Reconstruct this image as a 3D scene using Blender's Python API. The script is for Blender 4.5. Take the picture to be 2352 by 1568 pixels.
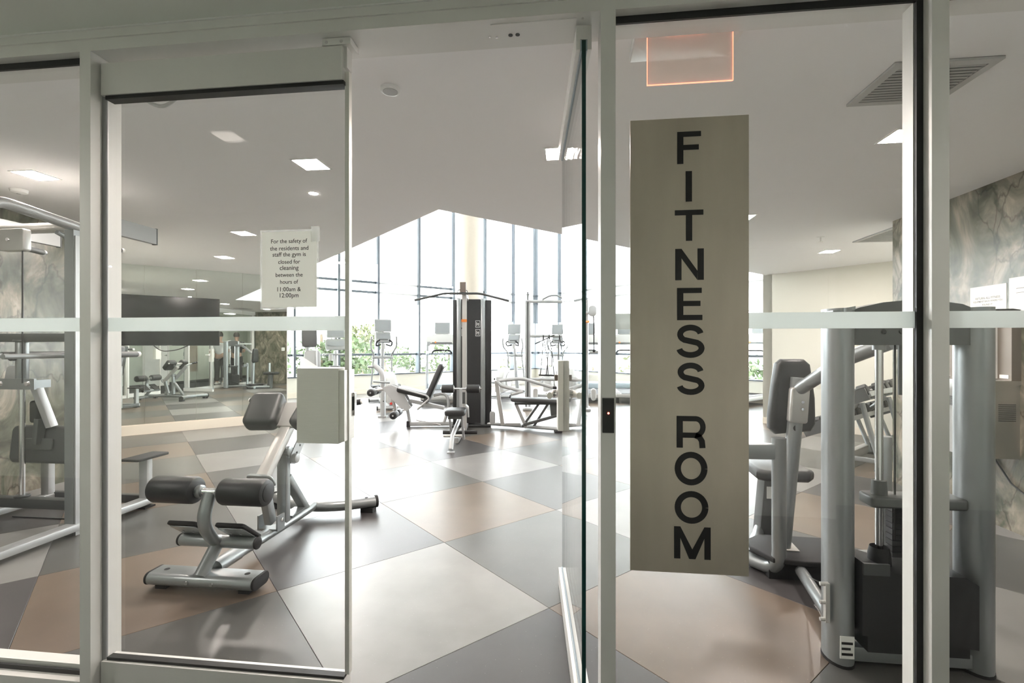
import bpy, bmesh, math, random
from mathutils import Vector as V, Matrix as Mx
random.seed(7)
for o in list(bpy.data.objects): bpy.data.objects.remove(o)
scn = bpy.context.scene
COL = scn.collection
PI = math.pi
rad = math.radians
R2 = math.sqrt(.5)

# ------------------------------------------------------------ camera
cam = bpy.data.cameras.new('camera'); co = bpy.data.objects.new('camera', cam); COL.objects.link(co)
cam.sensor_width = 36; cam.sensor_fit = 'HORIZONTAL'; cam.lens = 36*1105/2352
cam.shift_y = 11/2352; cam.clip_start = .05; cam.clip_end = 300
co.location = (0, 0, 1.3); co.rotation_euler = (PI/2, 0, rad(6.6))
scn.camera = co
# ------------------------------------------------------------ sky, exposure
w = bpy.data.worlds.new('world'); scn.world = w; w.use_nodes = True
bg = w.node_tree.nodes['Background']; bg.inputs[0].default_value = (.93, .97, 1, 1); bg.inputs[1].default_value = 4.7
vs = scn.view_settings; vs.view_transform = 'Standard'; vs.look = 'None'; vs.exposure = 2.05; vs.gamma = 1; vs.use_curve_mapping = False

# ------------------------------------------------------------ materials
MATS = {}
def mat(name, col, rough=.5, metal=0., bump=0., bscale=200., spec=.5, var=0., vscale=6., coat=0., stretch=None):
    m = bpy.data.materials.new(name); m.use_nodes = True; nt = m.node_tree; N = nt.nodes; L = nt.links
    b = N['Principled BSDF']; b.inputs['Base Color'].default_value = (*col, 1)
    b.inputs['Roughness'].default_value = rough; b.inputs['Metallic'].default_value = metal
    b.inputs['Specular IOR Level'].default_value = spec; b.inputs['Coat Weight'].default_value = coat
    if var or bump:
        tc = N.new('ShaderNodeTexCoord'); src = tc.outputs['Object']
        if stretch:
            mp = N.new('ShaderNodeMapping'); mp.inputs['Scale'].default_value = stretch; L.new(src, mp.inputs[0]); src = mp.outputs[0]
    if var:
        n = N.new('ShaderNodeTexNoise'); n.inputs['Scale'].default_value = vscale; n.inputs['Detail'].default_value = 4; L.new(src, n.inputs['Vector'])
        r = N.new('ShaderNodeValToRGB'); r.color_ramp.elements[0].position = .3; r.color_ramp.elements[1].position = .7
        r.color_ramp.elements[0].color = (*[max(0, c*(1-var)) for c in col], 1); r.color_ramp.elements[1].color = (*[min(1, c*(1+var)) for c in col], 1)
        L.new(n.outputs['Fac'], r.inputs[0]); L.new(r.outputs[0], b.inputs['Base Color'])
    if bump:
        n = N.new('ShaderNodeTexNoise'); n.inputs['Scale'].default_value = bscale; n.inputs['Detail'].default_value = 3; L.new(src, n.inputs['Vector'])
        bp = N.new('ShaderNodeBump'); bp.inputs['Strength'].default_value = bump; bp.inputs['Distance'].default_value = .002
        L.new(n.outputs['Fac'], bp.inputs['Height']); L.new(bp.outputs[0], b.inputs['Normal'])
    MATS[name] = m; return m
def emit(name, col, s, base=(.8, .8, .8)):
    m = mat(name, base, .5); b = m.node_tree.nodes['Principled BSDF']
    b.inputs['Emission Color'].default_value = (*col, 1); b.inputs['Emission Strength'].default_value = s; return m
def glassmat(name, tint, rough=0.0, boost=1.0):
    m = bpy.data.materials.new(name); m.use_nodes = True; nt = m.node_tree; N = nt.nodes; L = nt.links
    N.remove(N['Principled BSDF']); out = N['Material Output']
    t = N.new('ShaderNodeBsdfTransparent'); t.inputs[0].default_value = (*tint, 1)
    g = N.new('ShaderNodeBsdfGlossy'); g.inputs['Roughness'].default_value = rough; g.inputs[0].default_value = (1, 1, 1, 1)
    f = N.new('ShaderNodeLayerWeight'); f.inputs['Blend'].default_value = .5
    pw = N.new('ShaderNodeMath'); pw.operation = 'POWER'; pw.inputs[1].default_value = 5; L.new(f.outputs['Facing'], pw.inputs[0])
    mu = N.new('ShaderNodeMath'); mu.operation = 'MULTIPLY_ADD'; mu.inputs[1].default_value = .966*boost; mu.inputs[2].default_value = .034*boost; mu.use_clamp = True
    mix = N.new('ShaderNodeMixShader'); L.new(pw.outputs[0], mu.inputs[0]); L.new(mu.outputs[0], mix.inputs[0])
    L.new(t.outputs[0], mix.inputs[1]); L.new(g.outputs[0], mix.inputs[2]); L.new(mix.outputs[0], out.inputs[0])
    MATS[name] = m; return m
def filmmat(name, col, trans, clear):
    m = bpy.data.materials.new(name); m.use_nodes = True; nt = m.node_tree; N = nt.nodes; L = nt.links
    N.remove(N['Principled BSDF']); out = N['Material Output']
    d = N.new('ShaderNodeBsdfDiffuse'); d.inputs[0].default_value = (*col, 1)
    t = N.new('ShaderNodeBsdfTranslucent'); t.inputs[0].default_value = (*col, 1)
    c = N.new('ShaderNodeBsdfTransparent')
    a = N.new('ShaderNodeMixShader'); a.inputs[0].default_value = trans; L.new(d.outputs[0], a.inputs[1]); L.new(t.outputs[0], a.inputs[2])
    b = N.new('ShaderNodeMixShader'); b.inputs[0].default_value = clear; L.new(a.outputs[0], b.inputs[1]); L.new(c.outputs[0], b.inputs[2])
    L.new(b.outputs[0], out.inputs[0]); MATS[name] = m; return m

mat('aluminium', (.77, .76, .735), .42, .15, .05, 900, .5)
mat('window_frame', (.11, .13, .15), .4, .3)
mat('satin_steel', (.80, .785, .74), .38, .4, .06, 300, .5, .03, 30, stretch=(1, 1, 40))
mat('chrome', (.75, .75, .75), .15, 1.)
mat('gasket', (.012, .013, .013), .5)
mat('dark_metal', (.10, .105, .105), .4, .3, .05, 500)
glassmat('glass', (.975, .982, .978))
glassmat('window_glass', (.985, .99, .985))
mat('glass_edge', (.008, .05, .045), .15, 0, spec=.6)
filmmat('frosted_film', (.86, .9, .89), .55, .06)
filmmat('blind_fabric', (.9, .9, .89), .62, .05)
filmmat('plastic_sleeve', (.85, .87, .86), .4, .72)
mat('paint_cream', (.74, .72, .64), .6, 0, .05, 300, .3)
mat('paint_ceiling', (.9, .89, .89), .8, 0, .04, 250, .2)
mat('paint_corridor', (.76, .78, .73), .7, 0, .05, 300, .3)
mat('paint_pale_green', (.54, .58, .51), .6, 0, .05, 300, .3)
mat('baseboard_cream', (.78, .71, .61), .5)
mat('baseboard_dark', (.04, .042, .045), .5)
mat('carpet_dark', (.05, .052, .055), .95, 0, .6, 500, .1, .35, 60)
mat('silver_paint', (.31, .33, .335), .33, .55, .04, 900, .5)
mat('silver_light', (.47, .48, .485), .35, .35, .03, 900, .5)
mat('silver_warm', (.55, .54, .52), .35, .5)
mat('vinyl_black', (.028, .03, .031), .42, 0, .25, 350, .5)
mat('vinyl_charcoal', (.06, .062, .064), .45, 0, .2, 350, .5)
mat('rubber', (.02, .02, .021), .7, 0, .3, 300)
mat('plastic_black', (.02, .021, .022), .45)
mat('plastic_dark', (.07, .075, .075), .45)
mat('plastic_grey', (.34, .35, .35), .4)
mat('plastic_light', (.47, .47, .46), .4)
mat('plastic_blue_grey', (.38, .45, .5), .4)
mat('plastic_white', (.8, .8, .78), .4)
mat('screen_black', (.008, .009, .01), .12, spec=.5)
mat('screen_grey', (.27, .29, .3), .3)
mat('mirror', (.80, .85, .81), .01, 1.)
mat('sign_film', (.56, .50, .415), .38, .5, .05, 400, .5, .10, 2.2, stretch=(3, 1, .9))
filmmat('paper_backlit', (.93, .93, .90), .5, 0)
mat('lettering', (.012, .012, .012), .5)
mat('paper', (.8, .8, .77), .6)
mat('iron', (.03, .031, .032), .5, .2, .2, 150)
mat('cable_black', (.015, .015, .015), .5)
mat('orange', (.8, .25, .05), .5)
mat('red', (.5, .03, .02), .4)
mat('steel_fountain', (.5, .49, .47), .3, .8, 0, 100)
mat('brown_panel', (.19, .155, .13), .4, .3)
mat('skin', (.55, .36, .27), .5)
mat('hair', (.03, .022, .018), .6)
mat('cotton_white', (.8, .8, .8), .9)
mat('cotton_dark', (.03, .03, .034), .9)
mat('bark', (.12, .09, .06), .9, 0, 1, 30)
mat('leaf_green', (.05, .078, .03), .6, 0, 0, 1, .3, .45, 1.2)
mat('leaf_yellow', (.085, .097, .043), .6, 0, 0, 1, .3, .4, 1.2)
mat('ground_out', (.55, .55, .52), .9)
emit('lamp_warm', (1, .89, .82), 95)
emit('lamp_corridor_fill', (1, .93, .88), 44)  # for the added fill lamps, set where the panes don't reflect them
emit('lamp_dim', (1, .9, .8), 1.2)
emit('led_red', (1, .05, .03), 8, (.5, .02, .02))
emit('exit_edge', (1, .22, .12), .75, (.8, .3, .25))
# exit panel: clear acrylic, slightly milky
filmmat('acrylic', (.75, .62, .56), .5, .55)
# lens that gets leaf translucency
for nm in ('leaf_green', 'leaf_yellow'):
    MATS[nm].node_tree.nodes['Principled BSDF'].inputs['Transmission Weight'].default_value = 0

def tilemat(name, col, spot):
    m = mat(name, col, .30, 0, .05, 160, .5)
    nt = m.node_tree; N = nt.nodes; L = nt.links; b = N['Principled BSDF']
    tc = N.new('ShaderNodeTexCoord'); v = N.new('ShaderNodeTexVoronoi'); v.inputs['Scale'].default_value = 75; L.new(tc.outputs['Object'], v.inputs['Vector'])
    r = N.new('ShaderNodeValToRGB'); r.color_ramp.elements[0].position = .09; r.color_ramp.elements[1].position = .12
    r.color_ramp.elements[0].color = (*spot, 1); r.color_ramp.elements[1].color = (0, 0, 0, 1)
    L.new(v.outputs['Distance'], r.inputs[0])
    n = N.new('ShaderNodeTexNoise'); n.inputs['Scale'].default_value = 3.5; n.inputs['Detail'].default_value = 5; L.new(tc.outputs['Object'], n.inputs['Vector'])
    r2 = N.new('ShaderNodeValToRGB'); r2.color_ramp.elements[0].position = .3; r2.color_ramp.elements[1].position = .7
    r2.color_ramp.elements[0].color = (*[c*.86 for c in col], 1); r2.color_ramp.elements[1].color = (*[c*1.1 for c in col], 1); L.new(n.outputs['Fac'], r2.inputs[0])
    # keep only some of the cells speckled
    sc_ = N.new('ShaderNodeSeparateColor'); L.new(v.outputs['Color'], sc_.inputs[0])
    r3 = N.new('ShaderNodeValToRGB'); r3.color_ramp.elements[0].position = .80; r3.color_ramp.elements[1].position = .82; L.new(sc_.outputs[0], r3.inputs[0])
    mu = N.new('ShaderNodeMix'); mu.data_type = 'RGBA'; mu.blend_type = 'MULTIPLY'; mu.inputs['Factor'].default_value = 1; L.new(r.outputs[0], mu.inputs['A']); L.new(r3.outputs[0], mu.inputs['B'])
    ad = N.new('ShaderNodeMix'); ad.data_type = 'RGBA'; ad.blend_type = 'ADD'; ad.inputs['Factor'].default_value = 1; L.new(r2.outputs[0], ad.inputs['A']); L.new(mu.outputs['Result'], ad.inputs['B'])
    L.new(ad.outputs['Result'], b.inputs['Base Color'])
    rr = N.new('ShaderNodeMapRange'); rr.inputs['To Min'].default_value = .29; rr.inputs['To Max'].default_value = .37; L.new(n.outputs['Fac'], rr.inputs['Value']); L.new(rr.outputs[0], b.inputs['Roughness'])
tilemat('tile_beige', (.212, .205, .196), (.10, .10, .09))
tilemat('tile_dark', (.068, .063, .063), (.14, .13, .12))
tilemat('tile_tan', (.15, .113, .085), (.16, .14, .12))
tilemat('tile_grey', (.092, .09, .084), (.14, .14, .13))

def stonemat():
    m = mat('stone', (.3, .26, .2), .22, 0, 0, 1, .5); nt = m.node_tree; N = nt.nodes; L = nt.links; b = N['Principled BSDF']
    tc = N.new('ShaderNodeTexCoord'); mp = N.new('ShaderNodeMapping'); mp.inputs['Scale'].default_value = (1, 1.0, .55); L.new(tc.outputs['Object'], mp.inputs[0])
    n = N.new('ShaderNodeTexNoise'); n.inputs['Scale'].default_value = 3.2; n.inputs['Detail'].default_value = 11; n.inputs['Roughness'].default_value = .62; n.inputs['Distortion'].default_value = 1.4; L.new(mp.outputs[0], n.inputs['Vector'])
    r = N.new('ShaderNodeValToRGB'); e = r.color_ramp.elements
    e[0].position = .36; e[0].color = (.05, .042, .03, 1); e[1].position = .66; e[1].color = (.36, .32, .25, 1)
    k = e.new(.46); k.color = (.10, .105, .07, 1); k = e.new(.55); k.color = (.19, .165, .125, 1); L.new(n.outputs['Fac'], r.inputs[0])
    v = N.new('ShaderNodeTexVoronoi'); v.feature = 'DISTANCE_TO_EDGE'; v.inputs['Scale'].default_value = 1.9
    n2 = N.new('ShaderNodeTexNoise'); n2.inputs['Scale'].default_value = 2.0; n2.inputs['Detail'].default_value = 6; L.new(mp.outputs[0], n2.inputs['Vector'])
    mxv = N.new('ShaderNodeMix'); mxv.data_type = 'RGBA'; mxv.blend_type = 'LINEAR_LIGHT'; mxv.inputs['Factor'].default_value = .45; L.new(mp.outputs[0], mxv.inputs['A']); L.new(n2.outputs['Color'], mxv.inputs['B']); L.new(mxv.outputs['Result'], v.inputs['Vector'])
    r2 = N.new('ShaderNodeValToRGB'); r2.color_ramp.elements[0].color = (.25, .24, .2, 1); r2.color_ramp.elements[1].position = .022; r2.color_ramp.elements[1].color = (1, 1, 1, 1); L.new(v.outputs['Distance'], r2.inputs[0])
    mu = N.new('ShaderNodeMix'); mu.data_type = 'RGBA'; mu.blend_type = 'MULTIPLY'; mu.inputs['Factor'].default_value = .8; L.new(r.outputs[0], mu.inputs['A']); L.new(r2.outputs[0], mu.inputs['B']); L.new(mu.outputs['Result'], b.inputs['Base Color'])
    bp = N.new('ShaderNodeBump'); bp.inputs['Strength'].default_value = .25; bp.inputs['Distance'].default_value = .01; L.new(n.outputs['Fac'], bp.inputs['Height']); L.new(bp.outputs[0], b.inputs['Normal'])
stonemat()

# ------------------------------------------------------------ mesh helpers
def fillet(pts, r=.05, n=5):
    pts = [V(p) for p in pts]; out = [pts[0]]
    for i in range(1, len(pts)-1):
        a, b, c = pts[i-1], pts[i], pts[i+1]; d1 = (a-b); d2 = (c-b); l = min(r, d1.length*.49, d2.length*.49)
        p = b+d1.normalized()*l; q = b+d2.normalized()*l
        for k in range(n+1):
            t = k/n; out.append(p*(1-t)**2+b*2*t*(1-t)+q*t*t)
    out.append(pts[-1]); return out
def rrect(w, h, r, n=4):
    r = min(r, w*.499, h*.499); o = []
    for cx, cy, a0 in ((w/2-r, h/2-r, 0), (-w/2+r, h/2-r, 90), (-w/2+r, -h/2+r, 180), (w/2-r, -h/2+r, 270)):
        for k in range(n+1):
            a = rad(a0+90*k/n); o.append((cx+r*math.cos(a), cy+r*math.sin(a)))
    return o
def T(x=0, y=0, z=0): return Mx.Translation((x, y, z))
def Rx(a): return Mx.Rotation(rad(a), 4, 'X')
def Ry(a): return Mx.Rotation(rad(a), 4, 'Y')
def Rz(a): return Mx.Rotation(rad(a), 4, 'Z')
def frame(p0, p1, up=(0, 0, 1)):
    p0 = V(p0); z = (V(p1)-p0).normalized(); up = V(up)
    if abs(z.dot(up)) > .98: up = V((0, 1, 0))
    x = up.cross(z).normalized(); y = z.cross(x)
    m = Mx((x, y, z)).transposed().to_4x4(); m.translation = p0; return m
class MB:
    def __init__(s): s.v = []; s.f = []; s.mi = []
    def add(s, vs_, fs, M=None, mi=0):
        o = len(s.v); s.v += [(M @ V(p)) if M else V(p) for p in vs_]
        s.f += [tuple(i+o for i in f) for f in fs]; s.mi += [mi]*len(fs); return s
    def box(s, c, d, M=None, mi=0):
        x, y, z = [k/2 for k in d]; cx, cy, cz = c
        vv = [(cx+a*x, cy+b*y, cz+e*z) for e in (-1, 1) for b in (-1, 1) for a in (-1, 1)]
        return s.add(vv, [(0, 2, 3, 1), (4, 5, 7, 6), (0, 1, 5, 4), (2, 6, 7, 3), (0, 4, 6, 2), (1, 3, 7, 5)], M, mi)
    def b2(s, lo, hi, M=None, mi=0):
        return s.box([(a+b)/2 for a, b in zip(lo, hi)], [b-a for a, b in zip(lo, hi)], M, mi)
    def prism(s, poly, z0, z1, M=None, mi=0):
        n = len(poly); a = sum(poly[i][0]*poly[(i+1) % n][1]-poly[(i+1) % n][0]*poly[i][1] for i in range(n))
        if a < 0: poly = poly[::-1]
        vv = [(x, y, z0) for x, y in poly]+[(x, y, z1) for x, y in poly]
        ff = [tuple(range(n))[::-1], tuple(range(n, 2*n))]+[(i, (i+1) % n, n+(i+1) % n, n+i) for i in range(n)]
        return s.add(vv, ff, M, mi)
    def slab(s, poly, th, r=.01, M=None, mi=0, n=3):
        # polygon with thickness th (centred on z=0), rims rounded with radius r
        r = min(r, th*.49); N_ = len(poly)
        a = sum(poly[i][0]*poly[(i+1) % N_][1]-poly[(i+1) % N_][0]*poly[i][1] for i in range(N_))
        if a < 0: poly = poly[::-1]
        P = [V((x, y)) for x, y in poly]; nor = []
        for i in range(N_):
            e1 = (P[i]-P[i-1]); e2 = (P[(i+1) % N_]-P[i]); t = (e1.normalized()+e2.normalized())
            t = t.normalized() if t.length > 1e-6 else e2.normalized(); nor.append(V((t.y, -t.x)))
        rings = []
        for k in range(n+1):
            a_ = PI/2*k/n; rings.append((r*(1-math.sin(a_)), -th/2+r*(1-math.cos(a_))))
        rings += [(i, -z) for i, z in rings[::-1]]
        vv = []; ff = []
        for ins, z in rings:
            for i in range(N_): p = P[i]-nor[i]*ins; vv.append((p.x, p.y, z))
        for k in range(len(rings)-1):
            for i in range(N_): j = (i+1) % N_; ff.append((k*N_+i, k*N_+j, (k+1)*N_+j, (k+1)*N_+i))
        L_ = len(rings)-1; ff.append(tuple(range(N_))[::-1]); ff.append(tuple(L_*N_+i for i in range(N_)))
        return s.add(vv, ff, M, mi)
    def rbox(s, c, d, r=.01, M=None, mi=0, rc=None):
        m = T(*c); m = (M @ m) if M else m
        return s.slab(rrect(d[0], d[1], rc if rc is not None else r, 3), d[2], r, m, mi, 2)
    def beam(s, p0, p1, w_, h_, up=(0, 0, 1), r=None, mi=0):
        m = frame(p0, p1, up); l = (V(p1)-V(p0)).length
        return s.prism(rrect(w_, h_, r if r is not None else min(w_, h_)*.15, 2), 0, l, m, mi)
    def tube(s, pts, r=.02, n=12, M=None, flat=1., up=None, mi=0, cap=True):
        pts = [V(p) for p in pts]; m_ = len(pts); rr = r if isinstance(r, (list, tuple)) else [r]*m_
        tg = [(pts[min(i+1, m_-1)]-pts[max(i-1, 0)]).normalized() for i in range(m_)]
        u = V(up) if up else (V((0, 0, 1)) if abs(tg[0].z) < .9 else V((1, 0, 0)))
        x = (u-tg[0]*u.dot(tg[0])).normalized(); vv = []; ff = []
        for i in range(m_):
            x = (x-tg[i]*x.dot(tg[i])).normalized(); y = tg[i].cross(x)
            for k in range(n):
                a = 2*PI*k/n; vv.append(pts[i]+x*(rr[i]*math.cos(a)*flat)+y*(rr[i]*math.sin(a)))
        for i in range(m_-1):
            for k in range(n): j = (k+1) % n; ff.append((i*n+k, i*n+j, (i+1)*n+j, (i+1)*n+k))
        if cap: ff.append(tuple(range(n))[::-1]); ff.append(tuple((m_-1)*n+k for k in range(n)))
        return s.add(vv, ff, M, mi)
    def lathe(s, prof, n=20, M=None, mi=0):
        vv = []; ff = []; m_ = len(prof)
        for r, z in prof:
            for k in range(n): a = 2*PI*k/n; vv.append((r*math.cos(a), r*math.sin(a), z))
        for i in range(m_-1):
            for k in range(n): j = (k+1) % n; ff.append((i*n+k, i*n+j, (i+1)*n+j, (i+1)*n+k))
        ff.append(tuple(range(n))[::-1]); ff.append(tuple((m_-1)*n+k for k in range(n)))
        return s.add(vv, ff, M, mi)
    def cyl(s, p0, p1, r, n=16, ch=0., M=None, mi=0):
        l = (V(p1)-V(p0)).length; m = frame(p0, p1); m = (M @ m) if M else m
        prof = [(r, 0), (r, l)] if not ch else [(r-ch, 0), (r-ch*.3, ch*.3), (r, ch), (r, l-ch), (r-ch*.3, l-ch*.3), (r-ch, l)]
        return s.lathe(prof, n, m, mi)
    def build(s, name, material, parent=None, world=False, smooth=True):
        me = bpy.data.meshes.new(name); vv = s.v
        if parent is not None and world:
            root = parent
            while root.parent: root = root.parent
            inv = root.matrix_basis.inverted(); vv = [inv @ p for p in vv]
        me.from_pydata([tuple(p) for p in vv], [], s.f)
        ms = material if isinstance(material, (list, tuple)) else [material]
        for k in ms: me.materials.append(MATS[k])
        me.polygons.foreach_set('material_index', s.mi)
        if smooth: me.shade_smooth(); me.set_sharp_from_angle(angle=rad(38))
        me.update()
        o = bpy.data.objects.new(name, me); COL.objects.link(o)
        if parent is not None: o.parent = parent
        return o
def tag(o, label, cat, group=None):
    o['label'] = label; o['category'] = cat
    if group: o['group'] = group
    return o
def thing(name, label, cat, loc=(0, 0, 0), rz=0, group=None):
    o = bpy.data.objects.new(name, None); COL.objects.link(o); o.location = loc; o.rotation_euler = (0, 0, rad(rz))
    o.empty_display_size = .1; bpy.context.view_layer.update() if False else None
    o.matrix_basis = T(*loc) @ Rz(rz)
    return tag(o, label, cat, group)
def struct(name, mb, material, parent=None, smooth=False):
    o = mb.build(name, material, parent, False, smooth); o['kind'] = 'structure' if parent is None else o.get('kind', 'structure'); return o
def sempty(name, loc=(0, 0, 0), rz=0):
    o = bpy.data.objects.new(name, None); COL.objects.link(o); o.matrix_basis = T(*loc) @ Rz(rz); o['kind'] = 'structure'; return o
def copytree(o, parent=None, loc=None, rz=None, label=None, group=None, scale=1):
    c = o.copy(); COL.objects.link(c); c.parent = parent
    if loc is not None: c.matrix_basis = T(*loc) @ Rz(rz or 0) @ Mx.Scale(scale, 4)
    if label: c['label'] = label
    if group: c['group'] = group
    for ch in [k for k in o.children]: copytree(ch, c)
    return c
def wt(t, q): return ((t-q)*R2, (t+q)*R2)
def textmesh(s, size_h=None, size_w=None, offset=0., extrude=.0004, lines=.9, align='CENTER'):
    cu = bpy.data.curves.new('t', 'FONT'); cu.body = s; cu.align_x = align; cu.offset = offset; cu.space_line = lines; cu.resolution_u = 4
    ob = bpy.data.objects.new('t', cu); COL.objects.link(ob); dg = bpy.context.evaluated_depsgraph_get(); dg.update()
    me = bpy.data.meshes.new_from_object(ob.evaluated_get(dg)); bpy.data.objects.remove(ob)
    vs_ = [V(v.co) for v in me.vertices]; fs = [tuple(p.vertices) for p in me.polygons]
    x0 = min(v.x for v in vs_); x1 = max(v.x for v in vs_); y0 = min(v.y for v in vs_); y1 = max(v.y for v in vs_)
    sy = size_h/(y1-y0) if size_h else size_w/(x1-x0); sx = size_w/(x1-x0) if size_w else sy
    vs_ = [V(((v.x-(x0+x1)/2)*sx, (v.y-(y0+y1)/2)*sy, 0)) for v in vs_]
    return vs_, fs
FACE = Rx(90)   # text plane -> faces -y (towards the corridor)

# ============================================================ THE SETTING
CEIL = 2.5; HI = 6.3
TM, QM = 2.12, 8.97          # mirror wall end / line
TE, QE = 2.12, 3.71          # edges of the low ceiling
QW, TW = 12.85, 11.25        # the two window walls
TC, QB = 8.4, 1.35
SL, SR = -4.8, 3.1           # stone walls
A0 = (SL, 4.3); tA = (A0[0]+A0[1])*R2
mL = wt(tA, QM); mR = wt(TM, QM)
wL = wt(TM, QW); wC = wt(TW, QW); wR = wt(TW, QE+.04); cE = wt(TC, QE+.04); cB = wt(TC, QB)
sE = wt(QB+SR/R2, QB)
def wall(name, p0, p1, z0, z1, m, th=.15, parent=None):   # body lies to the left of p0->p1
    p0 = V(p0); p1 = V(p1); d = (p1-p0).normalized(); n = V((-d.y, d.x))*th
    return struct(name, MB().prism([p0, p1, p1+n, p0+n], z0, z1), m, parent)
# floor: slab + tiles
fl = MB().prism([(SL-2.2, 1.6), (SR+.15, 1.6), (SR+.15, 5), wt(TC+.2, QB-.2), wt(TW+.2, QE-.2), wt(TW+.2, QW+.2), wt(TM-.2, QW+.2), wt(-1.2, QM+.2)], -.3, -.012)
floor = struct('floor', fl, 'plastic_dark')
S = 1.02; t0, q0 = .61, 1.76
meshes = {}
def tilemesh(mn):
    h = S/2-.0009; b = .0012
    vv = [(x*h, y*h, -.012) for x, y in ((-1, -1), (1, -1), (1, 1), (-1, 1))]+[(x*h, y*h, -b) for x, y in ((-1, -1), (1, -1), (1, 1), (-1, 1))]+[(x*(h-b), y*(h-b), 0) for x, y in ((-1, -1), (1, -1), (1, 1), (-1, 1))]
    ff = [(k, (k+1) % 4, 4+(k+1) % 4, 4+k) for k in range(4)]+[(4+k, 4+(k+1) % 4, 8+(k+1) % 4, 8+k) for k in range(4)]+[(8, 9, 10, 11)]
    me = bpy.data.meshes.new('tile'); me.from_pydata(vv, [], ff); me.materials.append(MATS[mn]); return me
for k in ('tile_beige', 'tile_dark', 'tile_tan', 'tile_grey'): meshes[k] = tilemesh(k)
for i in range(-7, 11):
    for j in range(-5, 12):
        t, q = t0+S*(i+.5), q0+S*(j+.5); X, Y = wt(t, q)
        if Y < 1.2 or X < SL-1.9 and t > 0: pass
        if Y < .95 or t > TW+.2 or q > QW+.2: continue
        if q > QM+.5 and t < TM-.5: continue
        if t < tA-.5 and (X < SL-.6): continue
        if q < QB-.5 and X > SR+.6: continue
        if t > TC+.5 and q < QE-.5: continue
        if X < SL-.6 and Y < 4.3: continue
        k = (('tile_beige', 'tile_dark') if i % 2 == 0 else ('tile_grey', 'tile_tan'))[j % 2]
        o = bpy.data.objects.new('tile', meshes[k]); COL.objects.link(o); o.parent = floor; o.location = (X, Y, 0); o.rotation_euler = (0, 0, PI/4)
# walls
wall('wall_left', (SL, 1.6), A0, 0, CEIL, 'stone')
wall('wall_left_return', A0, mL, 0, CEIL, 'paint_cream')
wall('wall_left_back', mL, mR, 0, HI, 'paint_cream')
wall('wall_atrium_left', mR, wL, 0, HI, 'paint_cream')
wall('wall_right_return', wR, cE, 0, HI, 'paint_cream')
wall('wall_right', cE, cB, 0, CEIL+.3, 'paint_cream')
wall('wall_right_back', cB, sE, 0, CEIL, 'paint_cream')
wall('wall_right_stone', sE, (SR, 1.6), 0, CEIL, 'stone')
# ceilings
def cpoly(name, poly, z0, z1, m): return struct(name, MB().prism(poly, z0, z1), m)
E0 = wt(TE, QE)
eL = wt(TE, QM); eR = wt(TC, QE)
cpoly('ceiling', [(SL, 1.6), (SR, 1.6), sE, cB, eR, E0, eL, mL, A0], CEIL, CEIL+.2, 'paint_ceiling')
cpoly('ceiling_atrium', [wt(TE-.2, QE-.2), wt(TW+.2, QE-.2), wt(TW+.2, QW+.2), wt(TE-.2, QW+.2)], HI, HI+.2, 'paint_ceiling')
wall('wall_bulkhead_left', eL, E0, CEIL+.2, HI, 'paint_ceiling', -.15)
wall('wall_bulkhead_right', E0, wt(TW, QE), CEIL+.2, HI, 'paint_ceiling', -.15)
# baseboards
def base(name, p0, p1, h, m, d=.018, z0=0.):
    p0 = V(p0); p1 = V(p1); u = (p1-p0).normalized(); n = V((u.y, -u.x))*d
    struct(name, MB().prism([p0, p1, p1+n, p0+n], z0, h-.012+z0).prism([p0, p1, p1+n*.6, p0+n*.6], h-.012+z0, h+z0), m)
base('baseboard_mirror', mL, mR, .15, 'baseboard_cream', .03)
base('baseboard_window', wL, wC, .14, 'baseboard_cream')
base('baseboard_window_right', wC, wR, .14, 'baseboard_cream')
base('baseboard_right', cE, cB, .1, 'baseboard_cream')
base('baseboard_right_back', cB, sE, .1, 'baseboard_cream')
# window walls
MU = [4.3-1.09, 4.31, 5.40, 6.66, 7.84, 9.04, 10.22, 11.19]
MV = [12.79, 11.61, 10.45, 9.3, 8.15, 7.0, 5.85, 4.7]
def winwall(name, p0, p1, pos, axis):
    p0 = V(p0); p1 = V(p1); d = (p1-p0).normalized(); n = V((-d.y, d.x)); root = sempty(name)
    def seg(a, b, z0, z1, o0, o1, m, nm, sm=False):
        pa = p0+d*a; pb = p0+d*b
        o = MB().prism([pa+n*o0, pb+n*o0, pb+n*o1, pa+n*o1], z0, z1).build(nm, m, root, smooth=sm); return o
    L_ = (p1-p0).length
    seg(0, L_, 0, .5, 0, .16, 'paint_cream', 'sill_wall'); seg(0, L_, .5, .53, -.03, .16, 'window_frame', 'sill')
    seg(0, L_, HI-.1, HI, 0, .16, 'paint_cream', 'head')
    for a in pos: seg(a-.03, a+.03, .53, HI-.1, -.08, .14, 'window_frame', 'mullion')
    ed = sorted([0]+pos+[L_])
    for k in range(len(ed)-1):
        a, b = ed[k]+(.03 if k else 0), ed[k+1]-.03
        if b-a < .1: continue
        for z in (1.04, 2.77, 3.045): seg(a, b, z, z+.06, .034, .11, 'window_frame', 'transom')
        seg(a, b, .53, HI-.1, .06, .07, 'window_glass', 'pane')
    return root
winwall('window_1', wL, wC, [m_-TM for m_ in MU], 0)
winwall('window_2', wC, wR, [QW-m_ for m_ in MV], 1)
mat('paint_column', (.52, .47, .40), .6)
cxy = wt(7.74, 11.7)
col = MB().lathe([(.34, 0), (.34, HI)], 32, T(cxy[0], cxy[1], 0)); struct('column_round', col, 'paint_column', smooth=True)
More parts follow.
